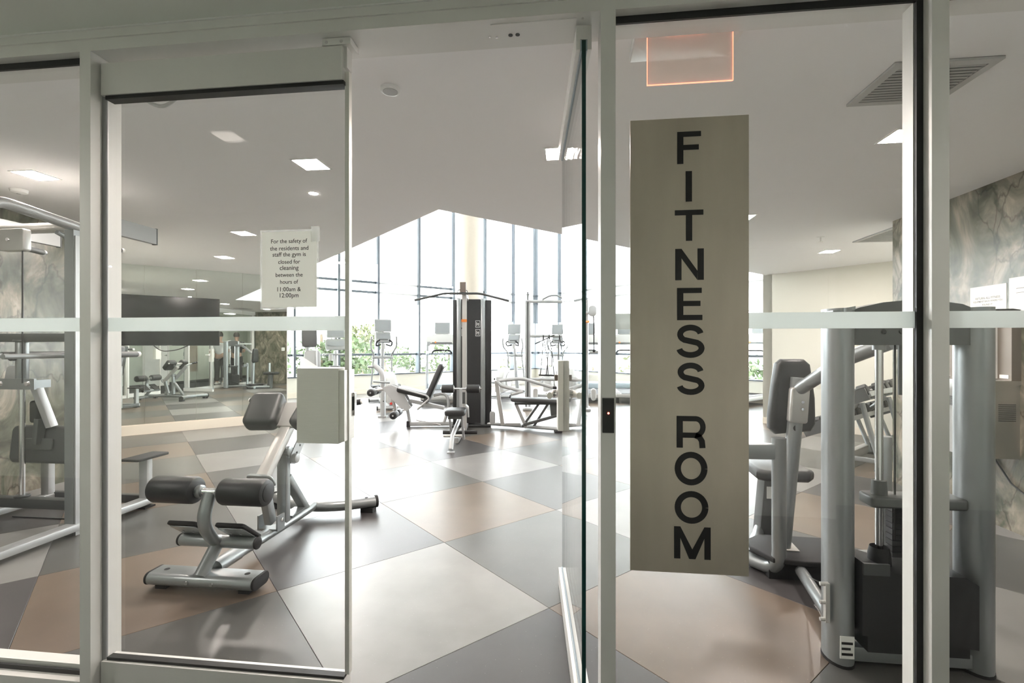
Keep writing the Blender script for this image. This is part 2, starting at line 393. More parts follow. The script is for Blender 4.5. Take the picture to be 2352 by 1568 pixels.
# corridor
CZ = 2.478
struct('floor_corridor', MB().b2((-6, -.6, -.3), (6, 1.6, .004)), 'carpet_dark')
struct('ceiling_corridor', MB().b2((-6, -.7, CZ), (6, 1.6, CZ+.2)), 'paint_corridor')
struct('wall_corridor_back', MB().b2((-6, -.75, 0), (6, -.6, CZ)), 'paint_pale_green')
struct('wall_corridor_left', MB().b2((-6.15, -.75, 0), (-6, 1.6, CZ)), 'paint_pale_green')
struct('wall_corridor_right', MB().b2((6, -.75, 0), (6.15, 1.6, CZ)), 'paint_pale_green')
struct('wall_front_left', MB().b2((-6, 1.6, 0), (SL, 1.75, CZ)), 'paint_pale_green')
struct('wall_front_right', MB().b2((SR, 1.6, 0), (6, 1.75, CZ)), 'paint_pale_green')
struct('baseboard_corridor', MB().b2((-6, -.6, 0), (6, -.585, .1)), 'baseboard_dark')
struct('wall_front_head', MB().b2((SL, 1.6, CZ), (SR, 1.76, CEIL+.2)), 'paint_ceiling')
d3 = sempty('door_3', (1.5, -.6, 0))
MB().b2((-.5, 0, 0), (-.45, .03, 2.1)).b2((.45, 0, 0), (.5, .03, 2.1)).b2((-.45, 0, 2.05), (.45, .03, 2.1)).build('door_frame', 'aluminium', d3, smooth=False)
MB().b2((-.447, .002, .006), (.447, .02, 2.045)).build('door_leaf', 'plastic_white', d3, smooth=False)
MB().lathe([(.025, 0), (.025, .012)], 16, T(.38, .02, 1.0) @ Rx(-90)).tube([(.38, .03, 1.), (.38, .06, 1.), (.27, .06, 1.)], .009).build('door_handle', 'chrome', d3)

# ============================================================ GLASS FRONT
GY = 1.645
hd = struct('trim_1', MB().b2((SL, 1.6, 2.40), (SR, 1.76, CZ)), 'aluminium')
MB().b2((SL, 1.594, 2.443), (SR, 1.6, CZ-.004)).build('cover_strip', 'aluminium', hd, smooth=False)
MB().b2((SL, 1.588, CZ-.005), (SR, 1.594, CZ)).build('caulk_bead', 'plastic_white', hd, smooth=False)
sp = MB().b2((-.262, 1.625, 2.397), (.03, 1.755, 2.40)).build('sensor_plate', 'aluminium', hd, smooth=False); sp['kind'] = 'structure'
for x in (-.20, -.175): MB().lathe([(.008, 0), (.008, .003)], 14, T(x, 1.685, 2.3955)).build('sensor_eye', 'plastic_black', hd)
for x, y in ((-.25, 1.69), (-.275, 1.69), (.05, 1.63), (.05, 1.72), (-.80, 1.70), (-.79, 1.70)): MB().lathe([(.004, 0), (.004, .002)], 10, T(x, y, 2.3945 if x > -.27 and x < .03 else 2.398)).build('screw', 'chrome', hd)
trimno = [1]
def mullion(x0, x1, y1=1.72):
    trimno[0] += 1
    return struct('trim_%d' % trimno[0], MB().b2((x0, 1.6, .0), (x1, y1, 2.40)), 'aluminium')
mullion(-1.811, -1.766, 1.725); mullion(.108, .156, 1.745); mullion(1.10, 1.149, 1.70); mullion(SL, SL+.04); mullion(SR-.04, SR)
winno = [2]
def fixedpane(x0, x1, lg=True):
    winno[0] += 1; r = sempty('window_%d' % winno[0], (0, 0, 0))
    # bottom rail, rear stops, gaskets, glass, frosted band
    MB().b2((x0, 1.602, 0), (x1, 1.70, .045)).build('bottom_rail', 'aluminium', r, smooth=False)
    st_ = MB(); s_ = .019
    for lo, hi in (((x0, 1.651, 2.381), (x1, 1.70, 2.40)), ((x0, 1.651, .045), (x1, 1.70, .075)), ((x0, 1.651, .075), (x0+(s_ if lg else .003), 1.70, 2.381)), ((x1-s_, 1.651, .075), (x1, 1.70, 2.381))): st_.b2(lo, hi)
    st_.build('glazing_stop', 'aluminium', r, smooth=False)
    g = MB()
    for lo, hi in (((x0, GY-.01, 2.376), (x1, GY-.001, 2.40)), ((x0, GY-.01, .045), (x1, GY-.001, .062)), ((x0, GY-.01, .062), (x0+s_, GY-.001, 2.376)), ((x1-s_, GY-.01, .062), (x1, GY-.001, 2.376))):
        if lg or lo[0] != x0 or hi[0] == x1: g.b2(lo, hi)
    g.build('gasket', 'gasket', r, smooth=False)
    MB().b2((x0+.004, GY-.0005, .049), (x1-.004, GY+.0055, 2.396)).build('pane', 'glass', r, smooth=False)
    MB().b2((x0+.003, GY-.0022, 1.357), (x1-s_+.004, GY-.0008, 1.4095)).build('frosted_band', 'frosted_film', r, smooth=False)
    return r
fixedpane(SL+.04, -1.811); fixedpane(.156, 1.10, False); fixedpane(1.149, SR-.04)
# closed door leaf
d1 = sempty('door_1', (0, 0, 0)); DY = 1.665; x0, x1 = -1.758, -.798
MB().b2((x0, DY-.032, 2.252), (x1, DY+.032, 2.372)).build('top_rail', 'aluminium', d1, smooth=False)
MB().b2((x0, DY-.032, .008), (x1, DY+.032, .105)).build('bottom_rail', 'aluminium', d1, smooth=False)
MB().b2((x0+.012, DY-.026, 2.238), (x1+.002, DY+.012, 2.252)).b2((x0+.012, DY-.02, .105), (x1, DY+.006, .115)).build('gasket', 'gasket', d1, smooth=False)
MB().b2((x0+.006, DY-.006, .1), (x1, DY+.006, 2.26)).build('pane', 'glass', d1, smooth=False)
MB().b2((x0+.006, DY-.008, 1.357), (x1-.002, DY-.0065, 1.4095)).build('frosted_band', 'frosted_film', d1, smooth=False)
MB().b2((x1, DY-.011, .118), (x1+.016, DY+.011, 2.29)).build('edge_strip', 'satin_steel', d1, smooth=False)
MB().tube([(x0-.003, DY-.012, .1), (x0-.003, DY-.012, 2.37)], .009, 12).build('seal', 'plastic_grey', d1)
lk = MB().b2((-.962, DY-.045, .955), (-.806, DY+.045, 1.222)).build('strike_box', 'satin_steel', d1, smooth=False)
MB().b2((-.806, DY-.04, .962), (-.786, DY+.04, 1.215)).build('edge_plate', 'satin_steel', lk, smooth=False)
MB().b2((-.7861, DY-.002, 1.065), (-.7825, DY+.02, 1.115)).build('latch_hole', 'plastic_black', lk, smooth=False)
MB().b2((-.786, DY+.022, 1.045), (-.776, DY+.038, 1.13)).build('strike_lip', 'chrome', lk, smooth=False)
for z in (.985, 1.05, 1.13, 1.195): MB().lathe([(.006, 0), (.005, .002)], 12, T(-.786, DY+.01, z) @ Ry(90)).build('screw', 'chrome', lk)
br = MB().b2((-.872, DY-.035, 2.374), (-.766, DY+.035, 2.398)).b2((-.80, DY-.02, 2.30), (-.786, DY+.02, 2.374)).build('pivot_bracket', 'aluminium', d1, smooth=False)
for x in (-.855, -.80): MB().lathe([(.005, 0), (.005, .002)], 10, T(x, DY-.035, 2.384) @ Rx(90)).build('screw', 'chrome', br)
# open door leaf, swung into the gym
d2 = sempty('door_2', (.055, 1.655, 0), 4.6)
def rail(z0, z1, nm, down):
    m = MB(); m.b2((-.026, 0, z0), (-.012, .975, z1)).b2((.012, 0, z0), (.026, .975, z1))
    if down: m.b2((-.012, 0, z0+.035), (.012, .975, z1))
    else: m.b2((-.012, 0, z0), (.012, .975, z1-.035))
    m.build(nm, 'aluminium', d2, smooth=False)
rail(2.31, 2.392, 'top_rail', True); rail(.008, .1, 'bottom_rail', False)
MB().b2((-.0115, .001, 2.306), (-.0075, .974, 2.344)).b2((.0075, .001, 2.306), (.0115, .974, 2.344)).b2((-.0115, .001, .066), (-.0075, .974, .104)).b2((.0075, .001, .066), (.0115, .974, .104)).build('gasket', 'plastic_blue_grey', d2, smooth=False)
dp = MB(); dp.b2((-.007, .001, .067), (.007, .97, 2.343)); dp.mi = [1, 1, 1, 1, 0, 0]
dp.build('pane', ['glass', 'glass_edge'], d2, smooth=False)
lb = MB().b2((-.036, .86, .86), (-.0078, .972, 1.225)).b2((.0078, .86, .86), (.036, .972, 1.225)).b2((-.002, .9705, .86), (.002, .973, 1.225)).build('lock_box', 'satin_steel', d2, smooth=False)
MB().b2((-.0074, .9702, .865), (.0074, .9715, 1.22)).build('lock_edge', 'plastic_black', lb, smooth=False)
for sx in (-1, 1):
    MB().cyl((sx*.036, .91, 1.05), (sx*.06, .91, 1.05), .022, 16, .002).build('spindle', 'chrome', lb)
    MB().tube(fillet([(sx*.045, .91, 1.05), (sx*.068, .905, 1.05), (sx*.08, .88, 1.05), (sx*.082, .80, 1.05)], .02), .014, 10, flat=1.3).build('lever', 'satin_steel', lb)
MB().b2((-.052, .89, 1.12), (-.036, .92, 1.15)).build('thumb_turn', 'brown_panel', lb, smooth=False)
MB().b2((.036, .885, .985), (.07, .925, 1.02)).build('key_cylinder', 'satin_steel', lb, smooth=False)
# card reader
cr = thing('card_reader', 'black card reader with a red light on the door jamb', 'card reader', (.131, 1.6, 1.075))
MB().rbox((0, -.007, 0), (.036, .108, .014), .003, Rx(90) @ Mx.Identity(4)) if False else None
MB().b2((-.0185, -.014, -.056), (.0185, 0, .056)).build('body', 'plastic_black', cr, smooth=False)
MB().lathe([(.0032, 0), (.002, .0015)], 12, T(.0005, -.014, .008) @ Rx(90)).build('light', 'led_red', cr)
# sign
sg = thing('door_sign', 'tall brushed metal FITNESS ROOM sign on the glass beside the door', 'sign', (.395, 1.636, 1.30))
MB().b2((-.188, 0, -.745), (.188, .006, .75)).build('sign_panel', 'sign_film', sg, smooth=False)
LET = [('F', 302, 376, 1557, 1608), ('I', 393, 463, 1575, 1589), ('T', 482, 553, 1552, 1613), ('N', 571, 643, 1553, 1614), ('E', 661, 735, 1557, 1611), ('S', 745, 822, 1555, 1616), ('S', 832, 907, 1556, 1616), ('R', 955, 1028, 1556, 1616), ('O', 1037, 1114, 1552, 1622), ('O', 1127, 1202, 1552, 1624), ('M', 1209, 1283, 1551, 1629)]
KX = 1.636/(.9934+.3665*.1149)
def strokepoly(path, th):      # thick open stroke as a triangle-free strip
    P = [V(p) for p in path]; n = len(P); l = []; r_ = []
    for i in range(n):
        t = (P[min(i+1, n-1)]-P[max(i-1, 0)]).normalized(); m = V((-t.y, t.x))*th/2; l.append(P[i]+m); r_.append(P[i]-m)
    return [(*p, 0) for p in l+r_], [(i, n+i, n+i+1, i+1) for i in range(n-1)]
def arc(cx, cy, rx, ry, a0, a1, n=14): return [(cx+rx*math.cos(rad(a0+(a1-a0)*k/n)), cy+ry*math.sin(rad(a0+(a1-a0)*k/n))) for k in range(n+1)]
def glyph(ch, w_, h_, th):
    vs_, fs = [], []
    def addq(v, f): o = len(vs_); vs_.extend(v); fs.extend([tuple(i+o for i in k) for k in f])
    def rect(x0, y0, x1, y1): addq([(x0, y0, 0), (x1, y0, 0), (x1, y1, 0), (x0, y1, 0)], [(0, 1, 2, 3)])
    def quad(*p): addq([(x, y, 0) for x, y in p], [(0, 1, 2, 3)])
    a, b = w_/2, h_/2; k = th*.86
    if ch == 'I': rect(-th/2, -b, th/2, b)
    elif ch == 'F': rect(-a, -b, -a+th, b); rect(-a+th, b-k, a, b); rect(-a+th, -k*.45, a-th*.35, k*.55)
    elif ch == 'T': rect(-th/2, -b, th/2, b-k); rect(-a, b-k, a, b)
    elif ch == 'E': rect(-a, -b, -a+th, b); rect(-a+th, b-k, a-.002, b); rect(-a+th, -b, a, -b+k); rect(-a+th, -k*.4, a-th*.3, k*.6)
    elif ch == 'N': rect(-a, -b, -a+th, b); rect(a-th, -b, a, b); quad((-a+th, b), (-a+th*.95, b-th*1.5), (a-th*1.02, -b), (a-th, -b+th*1.5))
    elif ch == 'M':
        rect(-a, -b, -a+th, b); rect(a-th, -b, a, b); quad((-a+th, b), (-a+th, b-th*1.9), (-th*.5, -b), (th*.02, -b+th*1.55)); quad((a-th, b), (-th*.02, -b+th*1.55), (th*.5, -b), (a-th, b-th*1.9)); addq([(-th*.5, -b, 0), (th*.5, -b, 0), (0, -b+th*1.6, 0)], [(0, 1, 2)])
    elif ch == 'O': addq(*strokepoly(arc(0, 0, a-th/2, b-th/2, 0, 360, 40), th))
    elif ch == 'S':
        r_ = (b-th/2)/2; ax = a-th/2
        p = arc(0, b-th/2-r_, ax*.92, r_, 8, 180, 14)+arc(0, b-th/2-r_, ax*.92, r_, 188, 232, 3)+arc(0, -b+th/2+r_, ax, r_, 52, 0, 4)+arc(0, -b+th/2+r_, ax, r_, -8, -172, 14)
        addq(*strokepoly(p, th*.95))
    elif ch == 'R':
        rect(-a, -b, -a+th, b); r_ = h_*.26; yt = b-k/2; cx = a-r_*1.05
        addq(*strokepoly([(-a+th, yt), (cx, yt)]+arc(cx, yt-r_, r_*.85, r_, 88, -88, 12)+[(cx, yt-2*r_), (-a+th, yt-2*r_)], k))
        addq(*strokepoly([(cx-.01*h_, yt-2*r_), (cx+r_*.45, yt-2*r_-.06*h_), (cx+r_*.72, yt-2*r_-.18*h_), (cx+r_*.78, -b+.05*h_), (a-th*.35, -b)], th*.95))
    return vs_, fs
for ch, y0, y1, xa, xb in LET:
    zc = 1.3-((y0+y1)/2-795)/1105*KX; hh = (y1-y0)/1105*KX; ww = (xb-xa)/1105*KX*1.04
    xc = ((-.1149+((xa+xb)/2-1176)/1105*.9934)/(.9934+((xa+xb)/2-1176)/1105*.1149))*1.636
    vv, ff = glyph(ch, ww, hh, 14/1105*KX)
    MB().add(vv, ff, T(xc-.395, -.0008, zc-1.3) @ FACE).build('letter', 'lettering', sg, smooth=False)
# notice
nx, nz = -1.012, 1.581
nt_ = thing('notice', 'white paper notice in a clear sleeve taped to the door glass', 'notice', (nx, 1.6565, nz))
MB().b2((-.1135, -.0012, -.146), (.1135, .0, .146)).build('sleeve', 'plastic_sleeve', nt_, smooth=False)
MB().b2((-.107, -.0022, -.1385), (.107, -.0014, .1385)).build('sheet', 'paper_backlit', nt_, smooth=False)
LN = [('For the safety of', 92, 555), ('the residents and', 98, 570), ('staff the gym is', 85, 585.5), ('closed for', 56, 601), ('cleaning', 48, 616.5), ('between the', 69, 631), ('hours of', 46, 647), ('11:00am &', 60, 664), ('12:00pm', 48, 679.5)]
KP = 1.655/(.9934-.468*.1149)
for s_, wpx, yc in LN:
    vv, ff = textmesh(s_, None, wpx/1105*KP*.955, .006)
    MB().add(vv, ff, T(.0, -.0024, 1.3-(yc-795)/1105*KP-nz) @ FACE).build('text_line', 'lettering', nt_, smooth=False)
MB().b2((.085, -.003, .1), (.118, -.0023, .155)).build('tape', 'plastic_sleeve', nt_, smooth=False)

# ============================================================ CEILING FITTINGS
def square_light(name, x, y, wx, wy, label, z=CEIL, lamp='lamp_warm', group='recessed square lights in the gym ceiling', rz=0):
    r = thing(name, label, 'light', (x, y, z), rz, group); t = .012
    m = MB(); a, b = wx/2, wy/2
    for lo, hi in (((-a-t, -b-t, -.004), (a+t, -b, 0)), ((-a-t, b, -.004), (a+t, b+t, 0)), ((-a-t, -b, -.004), (-a, b, 0)), ((a, -b, -.004), (a+t, b, 0))): m.b2(lo, hi)
    m.build('trim_ring', 'plastic_white', r, smooth=False)
    MB().b2((-a, -b, -.0015), (a, b, 0)).build('lens', lamp, r, smooth=False); return r
SQ = 'square recessed ceiling light '
for x, y, lb_ in ((-3.71, 2.97, SQ+'above the chin-up machine'), (-1.68, 3.0, SQ+'above the back extension bench'), (-.05, 3.01, SQ+'above the open glass door'), (1.9, 2.98, SQ+'above the seated row machine'), (-3.42, 4.75, SQ+'behind the paper notice'), (1.62, 4.7, SQ+'beside the top of the FITNESS ROOM sign'), (3.29, 6.51, SQ+'in front of the cream wall'),
        (-4.6, 6.0, SQ+'near the mirror'), (-3.2, 6.6, SQ+'near the atrium edge'), (5.2, 6.9, SQ+'over the dumbbell rack corner')):
    square_light('ceiling_light', x, y, .165, .175, lb_)
r = thing('downlight', 'small round ceiling downlight above the paper notice', 'light', (-1.98, 3.57, CEIL))
MB().lathe([(.035, -.003), (.045, 0)], 20).build('trim_ring', 'plastic_white', r); MB().lathe([(.032, -.004), (.034, -.003)], 20).build('lens', 'lamp_warm', r)
r = thing('ceiling_speaker', 'round white ceiling disc inside the open doorway', 'ceiling speaker', (-.82, 2.16, CEIL))
MB().lathe([(.042, -.016), (.046, -.013), (.046, 0)], 28).build('cover', 'plastic_white', r); MB().lathe([(.034, -.006), (.036, 0)], 20, T(0, 0, -.012)).build('base', 'plastic_light', r)
r = thing('smoke_detector', 'round white smoke detector above the chin-up machine', 'smoke detector', (-4.18, 3.23, CEIL))
MB().lathe([(.03, -.03), (.05, -.022), (.055, 0)], 24).build('housing', 'plastic_white', r); MB().lathe([(.012, -.034), (.014, -.03)], 14).build('cap', 'plastic_light', r)
r = thing('sprinkler', 'small ceiling sprinkler head in front of the cream wall', 'sprinkler', (2.76, 5.64, CEIL))
MB().lathe([(.035, -.004), (.04, 0)], 20).build('escutcheon', 'plastic_white', r); MB().lathe([(.006, -.05), (.008, -.004)], 10).lathe([(.022, -.053), (.022, -.05)], 12).build('head', 'chrome', r)
def vent(x, y, wx, wy, label, n, rz=0, along='x'):
    r = thing('air_vent', label, 'vent', (x, y, CEIL), rz); a, b = wx/2, wy/2; t = .035
    MB().b2((-a, -b, -.0015), (a, b, 0)).build('backing', 'plastic_black', r, smooth=False)
    m = MB()
    for lo, hi in (((-a, -b, -.012), (a, -b+t, -.0015)), ((-a, b-t, -.012), (a, b, -.0015)), ((-a, -b+t, -.012), (-a+t, b-t, -.0015)), ((a-t, -b+t, -.012), (a, b-t, -.0015))): m.b2(lo, hi)
    m.build('frame', 'plastic_light', r, smooth=False)
    for k in range(n):
        if along == 'x': yy = -b+t+(k+.5)*(wy-2*t)/n; MB().box((0, 0, 0), (wx-2*t-.002, .0095, .0022), T(0, yy, -.009) @ Rx(-30)).build('slat', 'plastic_light', r, smooth=False)
        else: xx = -a+t+(k+.5)*(wx-2*t)/n; MB().box((0, 0, 0), (.014, wy-2*t-.002, .0022), T(xx, 0, -.009) @ Ry(38)).build('slat', 'plastic_grey', r, smooth=False)
vent(1.585, 2.385, .42, .36, 'large square ceiling vent grille above the seated row machine', 12)
vent(3.46, 5.58, .42, .72, 'ceiling vent grille in front of the cream wall', 14, 0, 'x')
# exit sign
r = thing('exit_sign', 'edge-lit clear panel exit sign glowing red behind the glass', 'exit sign', (.452, 1.86, CEIL))
MB().rbox((.0, .075, -.014), (.40, .2, .028), .006).build('canopy', 'plastic_white', r)
MB().b2((-.153, -.0025, -.216), (.153, .0025, -.03)).build('panel', 'acrylic', r, smooth=False)
MB().b2((-.155, -.003, -.2185), (.155, .003, -.2165)).b2((-.1555, -.003, -.2165), (-.1535, .003, -.03)).b2((.1535, -.003, -.2165), (.1555, .003, -.03)).b2((-.09, -.004, -.0335), (.06, .004, -.028)).build('glowing_edge', 'exit_edge', r, smooth=False)
# conduit loop
cd = MB().tube(fillet([(-2.02, 2.02, 2.497), (-1.98, 2.02, 2.47), (-1.92, 2.02, 2.425), (-1.87, 2.03, 2.408), (-1.82, 2.03, 2.425), (-1.795, 2.04, 2.46), (-1.79, 2.04, 2.497)], .04, 4), .0085, 10)
tag(cd.build('conduit_loop', 'plastic_light'), 'grey flexible conduit loop hanging from the ceiling behind the door', 'conduit')
# corridor lights: one dim, plus two unseen ones added to brighten the corridor
square_light('corridor_light', -1.89, .83, .13, .13, 'dim square light in the corridor ceiling in front of the closed door leaf', CZ, 'lamp_dim', 'corridor ceiling lights')
for x, lb_ in ((-4.2, 'added unseen fill light at the stone-wall end of the corridor ceiling'), (3.5, 'added unseen fill light in the corridor ceiling above the two people')): square_light('corridor_light', x, .5, .3, .3, lb_, CZ, 'lamp_corridor_fill', 'corridor ceiling lights')

# ============================================================ WINDOW BLINDS, TREES
def blind(p0, d, n, a, b, zb, label, zt=HI-.12):
    r = thing('roller_blind', label, 'blind', (*(V(p0)+V(d)*(a+b)/2+V(n)*.022), 0), math.degrees(math.atan2(d[1], d[0])), 'white roller blinds on the atrium windows')
    h = (b-a)/2-.034
    MB().b2((-h, -.0015, zb), (h, .0015, zt)).build('fabric', 'blind_fabric', r, smooth=False)
    MB().cyl((-h, 0, zb), (h, 0, zb), .012, 8).build('hem_bar', 'plastic_white', r)
    MB().cyl((-h, -.02, zt-.03), (h, -.02, zt-.03), .03, 10).build('roller', 'plastic_white', r)
da, na = (R2, R2), (-R2, R2)
for k, (zb, lb_) in {1: (3.6, 'over the window with the leafiest tree'), 2: (2.53, 'reaching lowest behind the console screens'), 3: (3.17, 'left of the round column'), 4: (2.2, 'behind the round column'), 5: (2.14, 'right of the round column'), 6: (2.13, 'next to the glazed corner')}.items():
    blind(wL, da, na, MU[k]-TM, MU[k+1]-TM, zb, 'white translucent roller blind '+lb_)
db_, nb = (R2, -R2), (R2, R2)
for k in range(0, 7): blind(wC, db_, nb, QW-MV[k], QW-MV[k+1], 2.12, 'white translucent roller blind on the right-hand window wall')
blind(wC, db_, nb, QW-MV[7], QW-QE-.05, 2.12, 'white translucent roller blind on the right-hand window wall')

gx, gy = wt(20, 24)
struct('ground_outside', MB().b2((-60, 13, -3.6), (60, 90, -3.5), None) , 'ground_out')
def tree(x, y, h, rx, rz, mname, label, n=1500, leaf=.17, seed=1):
    rnd = random.Random(seed); r = thing('tree', label, 'tree', (x, y, -3.5), 0, 'trees outside the atrium windows')
    MB().tube([(0, 0, 0), (.08, .05, h*.35), (0, 0, h*.8)], [.16, .12, .05], 8).build('trunk', 'bark', r)
    cg = lambda: max(-1.1, min(1.1, rnd.gauss(0, .7)))
    cl = [(cg()*rx*.5, cg()*rx*.5, h*.58+cg()*rz*.62, rnd.uniform(.4, .75)*rx*.5) for _ in range(16)]
    m = MB(); vv = []; ff = []
    for k in range(n):
        c = cl[k % 16]; d = V((rnd.gauss(0, 1), rnd.gauss(0, 1), rnd.gauss(0, .8))).normalized()*c[3]*rnd.uniform(.6, 1.05)
        p = V(c[:3])+d; a = V((rnd.gauss(0, 1), rnd.gauss(0, 1), rnd.gauss(0, 1))).normalized(); b = a.cross(V((rnd.gauss(0, 1), rnd.gauss(0, 1), rnd.gauss(0, 1)))).normalized(); s_ = leaf*rnd.uniform(.6, 1.3)
        o = len(vv); vv += [p-a*s_, p+b*s_*.45, p+a*s_, p-b*s_*.45]; ff.append((o, o+1, o+2, o+3))
    m.add(vv, ff); f = m.build('foliage', mname, r, smooth=False); f['kind'] = 'stuff'
    return r
for k, (t_, q_, h, rx, mn, lb_, n) in enumerate((((5.0, 16.6, 6.5, 2.0, 'leaf_green', 'tall leafy green tree outside the window nearest the mirror', 3000)), (9.4, 16.6, 4.6, 1.9, 'leaf_yellow', 'low yellow-green tree outside behind the treadmill screen', 1800), (13.8, 16.6, 4.5, 1.9, 'leaf_yellow', 'low yellow-green tree outside right of the round column', 1500),
        (8.2, 21.2, 6.2, 2.0, 'leaf_yellow', 'yellow-green tree outside behind the elliptical screen', 2400), (12.7, 21.2, 5.6, 2.0, 'leaf_green', 'green tree outside left of the round column', 1800), (11.2, 25.8, 6.2, 2.1, 'leaf_green', 'far green tree outside between the two console screens', 1900), (18.2, 16.4, 4.7, 1.9, 'leaf_green', 'low green tree outside the glazed corner', 1200), (16.6, 11.8, 4.6, 1.9, 'leaf_yellow', 'low yellow-green tree outside behind the card reader jamb', 1300), (16.6, 7.3, 4.8, 1.9, 'leaf_green', 'low green tree outside beyond the cream wall', 900))):
    x, y = wt(t_, q_); tree(x, y, h, rx, h*.42, mn, lb_, n, .13, k+1)

# ============================================================ MIRROR AND TELEVISION
ang45 = 45
mr = thing('wall_mirror', 'large wall mirror of tall panels above a cream baseboard', 'mirror', (*wt((tA+TM)/2, QM-.011), .15), ang45)
ed = [tA, -.48, .16, .80, 1.44, TM]; mc = (tA+TM)/2
if ed[1] < tA+.05: ed = [tA]+[e for e in ed[1:] if e > tA+.05]
for a, b in zip(ed[:-1], ed[1:]): MB().b2((a-mc+.001, -.004, .002), (b-mc-.001, .009, CEIL-.152)).build('mirror_panel', 'mirror', mr, smooth=False)
MB().b2((TM-mc-.001, -.006, 0), (TM-mc+.01, .010, CEIL-.15)).build('edge_trim', 'aluminium', mr, smooth=False)
tv = thing('television', 'wide black flat television mounted over the mirror', 'television', (*wt(.46, 8.905), 1.68), ang45)
MB().rbox((0, .0, 0), (1.30, .74, .035), .004, Rx(90), rc=.006).build('cabinet', 'plastic_black', tv)
MB().b2((-.642, -.0185, -.362), (.642, -.0172, .365)).build('screen', 'screen_black', tv, smooth=False)
MB().b2((-.03, -.0192, -.3675), (.03, -.0185, -.3635)).build('badge', 'plastic_light', tv, smooth=False)
MB().b2((-.2, .0175, -.15), (.2, .05, .15)).build('wall_bracket', 'plastic_black', tv, smooth=False)
MB().tube(fillet([(-.2, .02, -.36), (-.1, .0, -.46), (.1, .0, -.44), (.25, .01, -.36)], .1), .006, 8).build('power_cord', 'cable_black', tv)

# ============================================================ BACK EXTENSION BENCH (X = -1.93)
bx = -1.93
hb = thing('back_extension_bench', 'grey steel back extension bench with black roller pads', 'exercise bench', (bx, 2.95, 0))
def B(m, nm, mt, par=hb): return m.build(nm, mt, par, world=True)
ft = B(MB().slab(rrect(.066, .14, .031, 5), .6, .003, T(bx, 2.385, .056) @ Ry(90)), 'front_foot', 'silver_paint')
for sx in (-1, 1):
    B(MB().slab(rrect(.068, .142, .032, 5), .014, .005, T(bx+sx*.307, 2.385, .056) @ Ry(90)), 'end_cap', 'rubber', ft)
    B(MB().lathe([(.016, 0), (.014, .003)], 14, T(bx+sx*.235, 2.385, .087)), 'top_plug', 'rubber', ft)
    B(MB().b2((bx+sx*.24-.03, 2.345, 0), (bx+sx*.24+.03, 2.425, .026)), 'rubber_foot', 'rubber', ft)
for dx in (-.06, .08): B(MB().lathe([(.012, 0), (.009, .008)], 12, T(bx+dx, 2.3175, .055) @ Rx(90)), 'bolt', 'silver_paint', ft)
beam = B(MB().tube([(bx, 2.45, .085), (bx, 3.47, .085)], .042, 16, flat=.8), 'main_beam', 'silver_paint')
B(MB().tube([(bx, 2.44, .085), (bx, 2.62, .085)], .047, 16, flat=.8), 'sleeve', 'silver_paint', beam)
rear = B(MB().tube(fillet([(bx-.42, 3.66, .075), (bx-.2, 3.52, .075), (bx, 3.48, .075), (bx+.2, 3.52, .075), (bx+.42, 3.66, .075)], .16, 6), .046, 16, flat=.85), 'rear_foot', 'silver_paint')
for sx in (-1, 1):
    B(MB().cyl((bx+sx*.415, 3.656, .075), (bx+sx*.432, 3.668, .075), .047, 16, .003), 'end_cap', 'rubber', rear)
    B(MB().b2((bx+sx*.37-.05, 3.60, 0), (bx+sx*.37+.05, 3.67, .036)), 'rubber_foot', 'rubber', rear)
    B(MB().lathe([(.014, 0), (.012, .003)], 12, T(bx+sx*.36, 3.62, .112)), 'top_plug', 'rubber', rear)
B(MB().tube([(bx, 2.335, .08), (bx, 2.47, .215)], .034, 14), 'lower_strut', 'silver_paint')
ftb = B(MB().cyl((bx-.225, 2.475, .215), (bx+.225, 2.475, .215), .033, 16, .004), 'foot_tube', 'silver_paint')
for sx in (-1, 1):
    B(MB().cyl((bx+sx*.224, 2.475, .215), (bx+sx*.236, 2.475, .215), .034, 16, .004), 'end_cap', 'rubber', ftb)
    pl = B(MB().slab(rrect(.17, .20, .02, 3), .02, .006, T(bx+sx*.14, 2.445, .292) @ Rx(-38)), 'foot_plate', 'rubber')
    B(MB().slab(rrect(.15, .15, .01, 3), .006, .002, T(bx+sx*.14, 2.437, .281) @ Rx(-38)), 'plate_bracket', 'silver_paint', pl)
    for dx in (-.03, .03): B(MB().cyl((bx+sx*.14+dx, 2.428, .29), (bx+sx*.14+dx, 2.42, .28), .006, 8), 'bolt', 'chrome', pl)
B(MB().tube(fillet([(bx, 2.48, .22), (bx, 2.43, .235), (bx, 2.37, .33), (bx, 2.365, .40), (bx, 2.41, .505)], .08, 6), .036, 14, flat=.8), 'curved_post', 'silver_paint')
ax = B(MB().cyl((bx-.32, 2.41, .51), (bx+.32, 2.41, .51), .02, 14), 'roller_axle', 'chrome')
for sx in (-1, 1):
    r0, r1 = sorted((sx*.075, sx*.335))
    rl = B(MB().cyl((bx+r0, 2.41, .515), (bx+r1, 2.41, .515), .073, 28, .02), 'roller_pad', 'vinyl_black')
    B(MB().cyl((bx+sx*.331, 2.41, .515), (bx+sx*.339, 2.41, .515), .048, 24, .004), 'roller_cap', 'plastic_black', rl)
    B(MB().cyl((bx+sx*.045, 2.41, .51), (bx+sx*.076, 2.41, .51), .034, 20, .006), 'collar', 'silver_paint', rl)
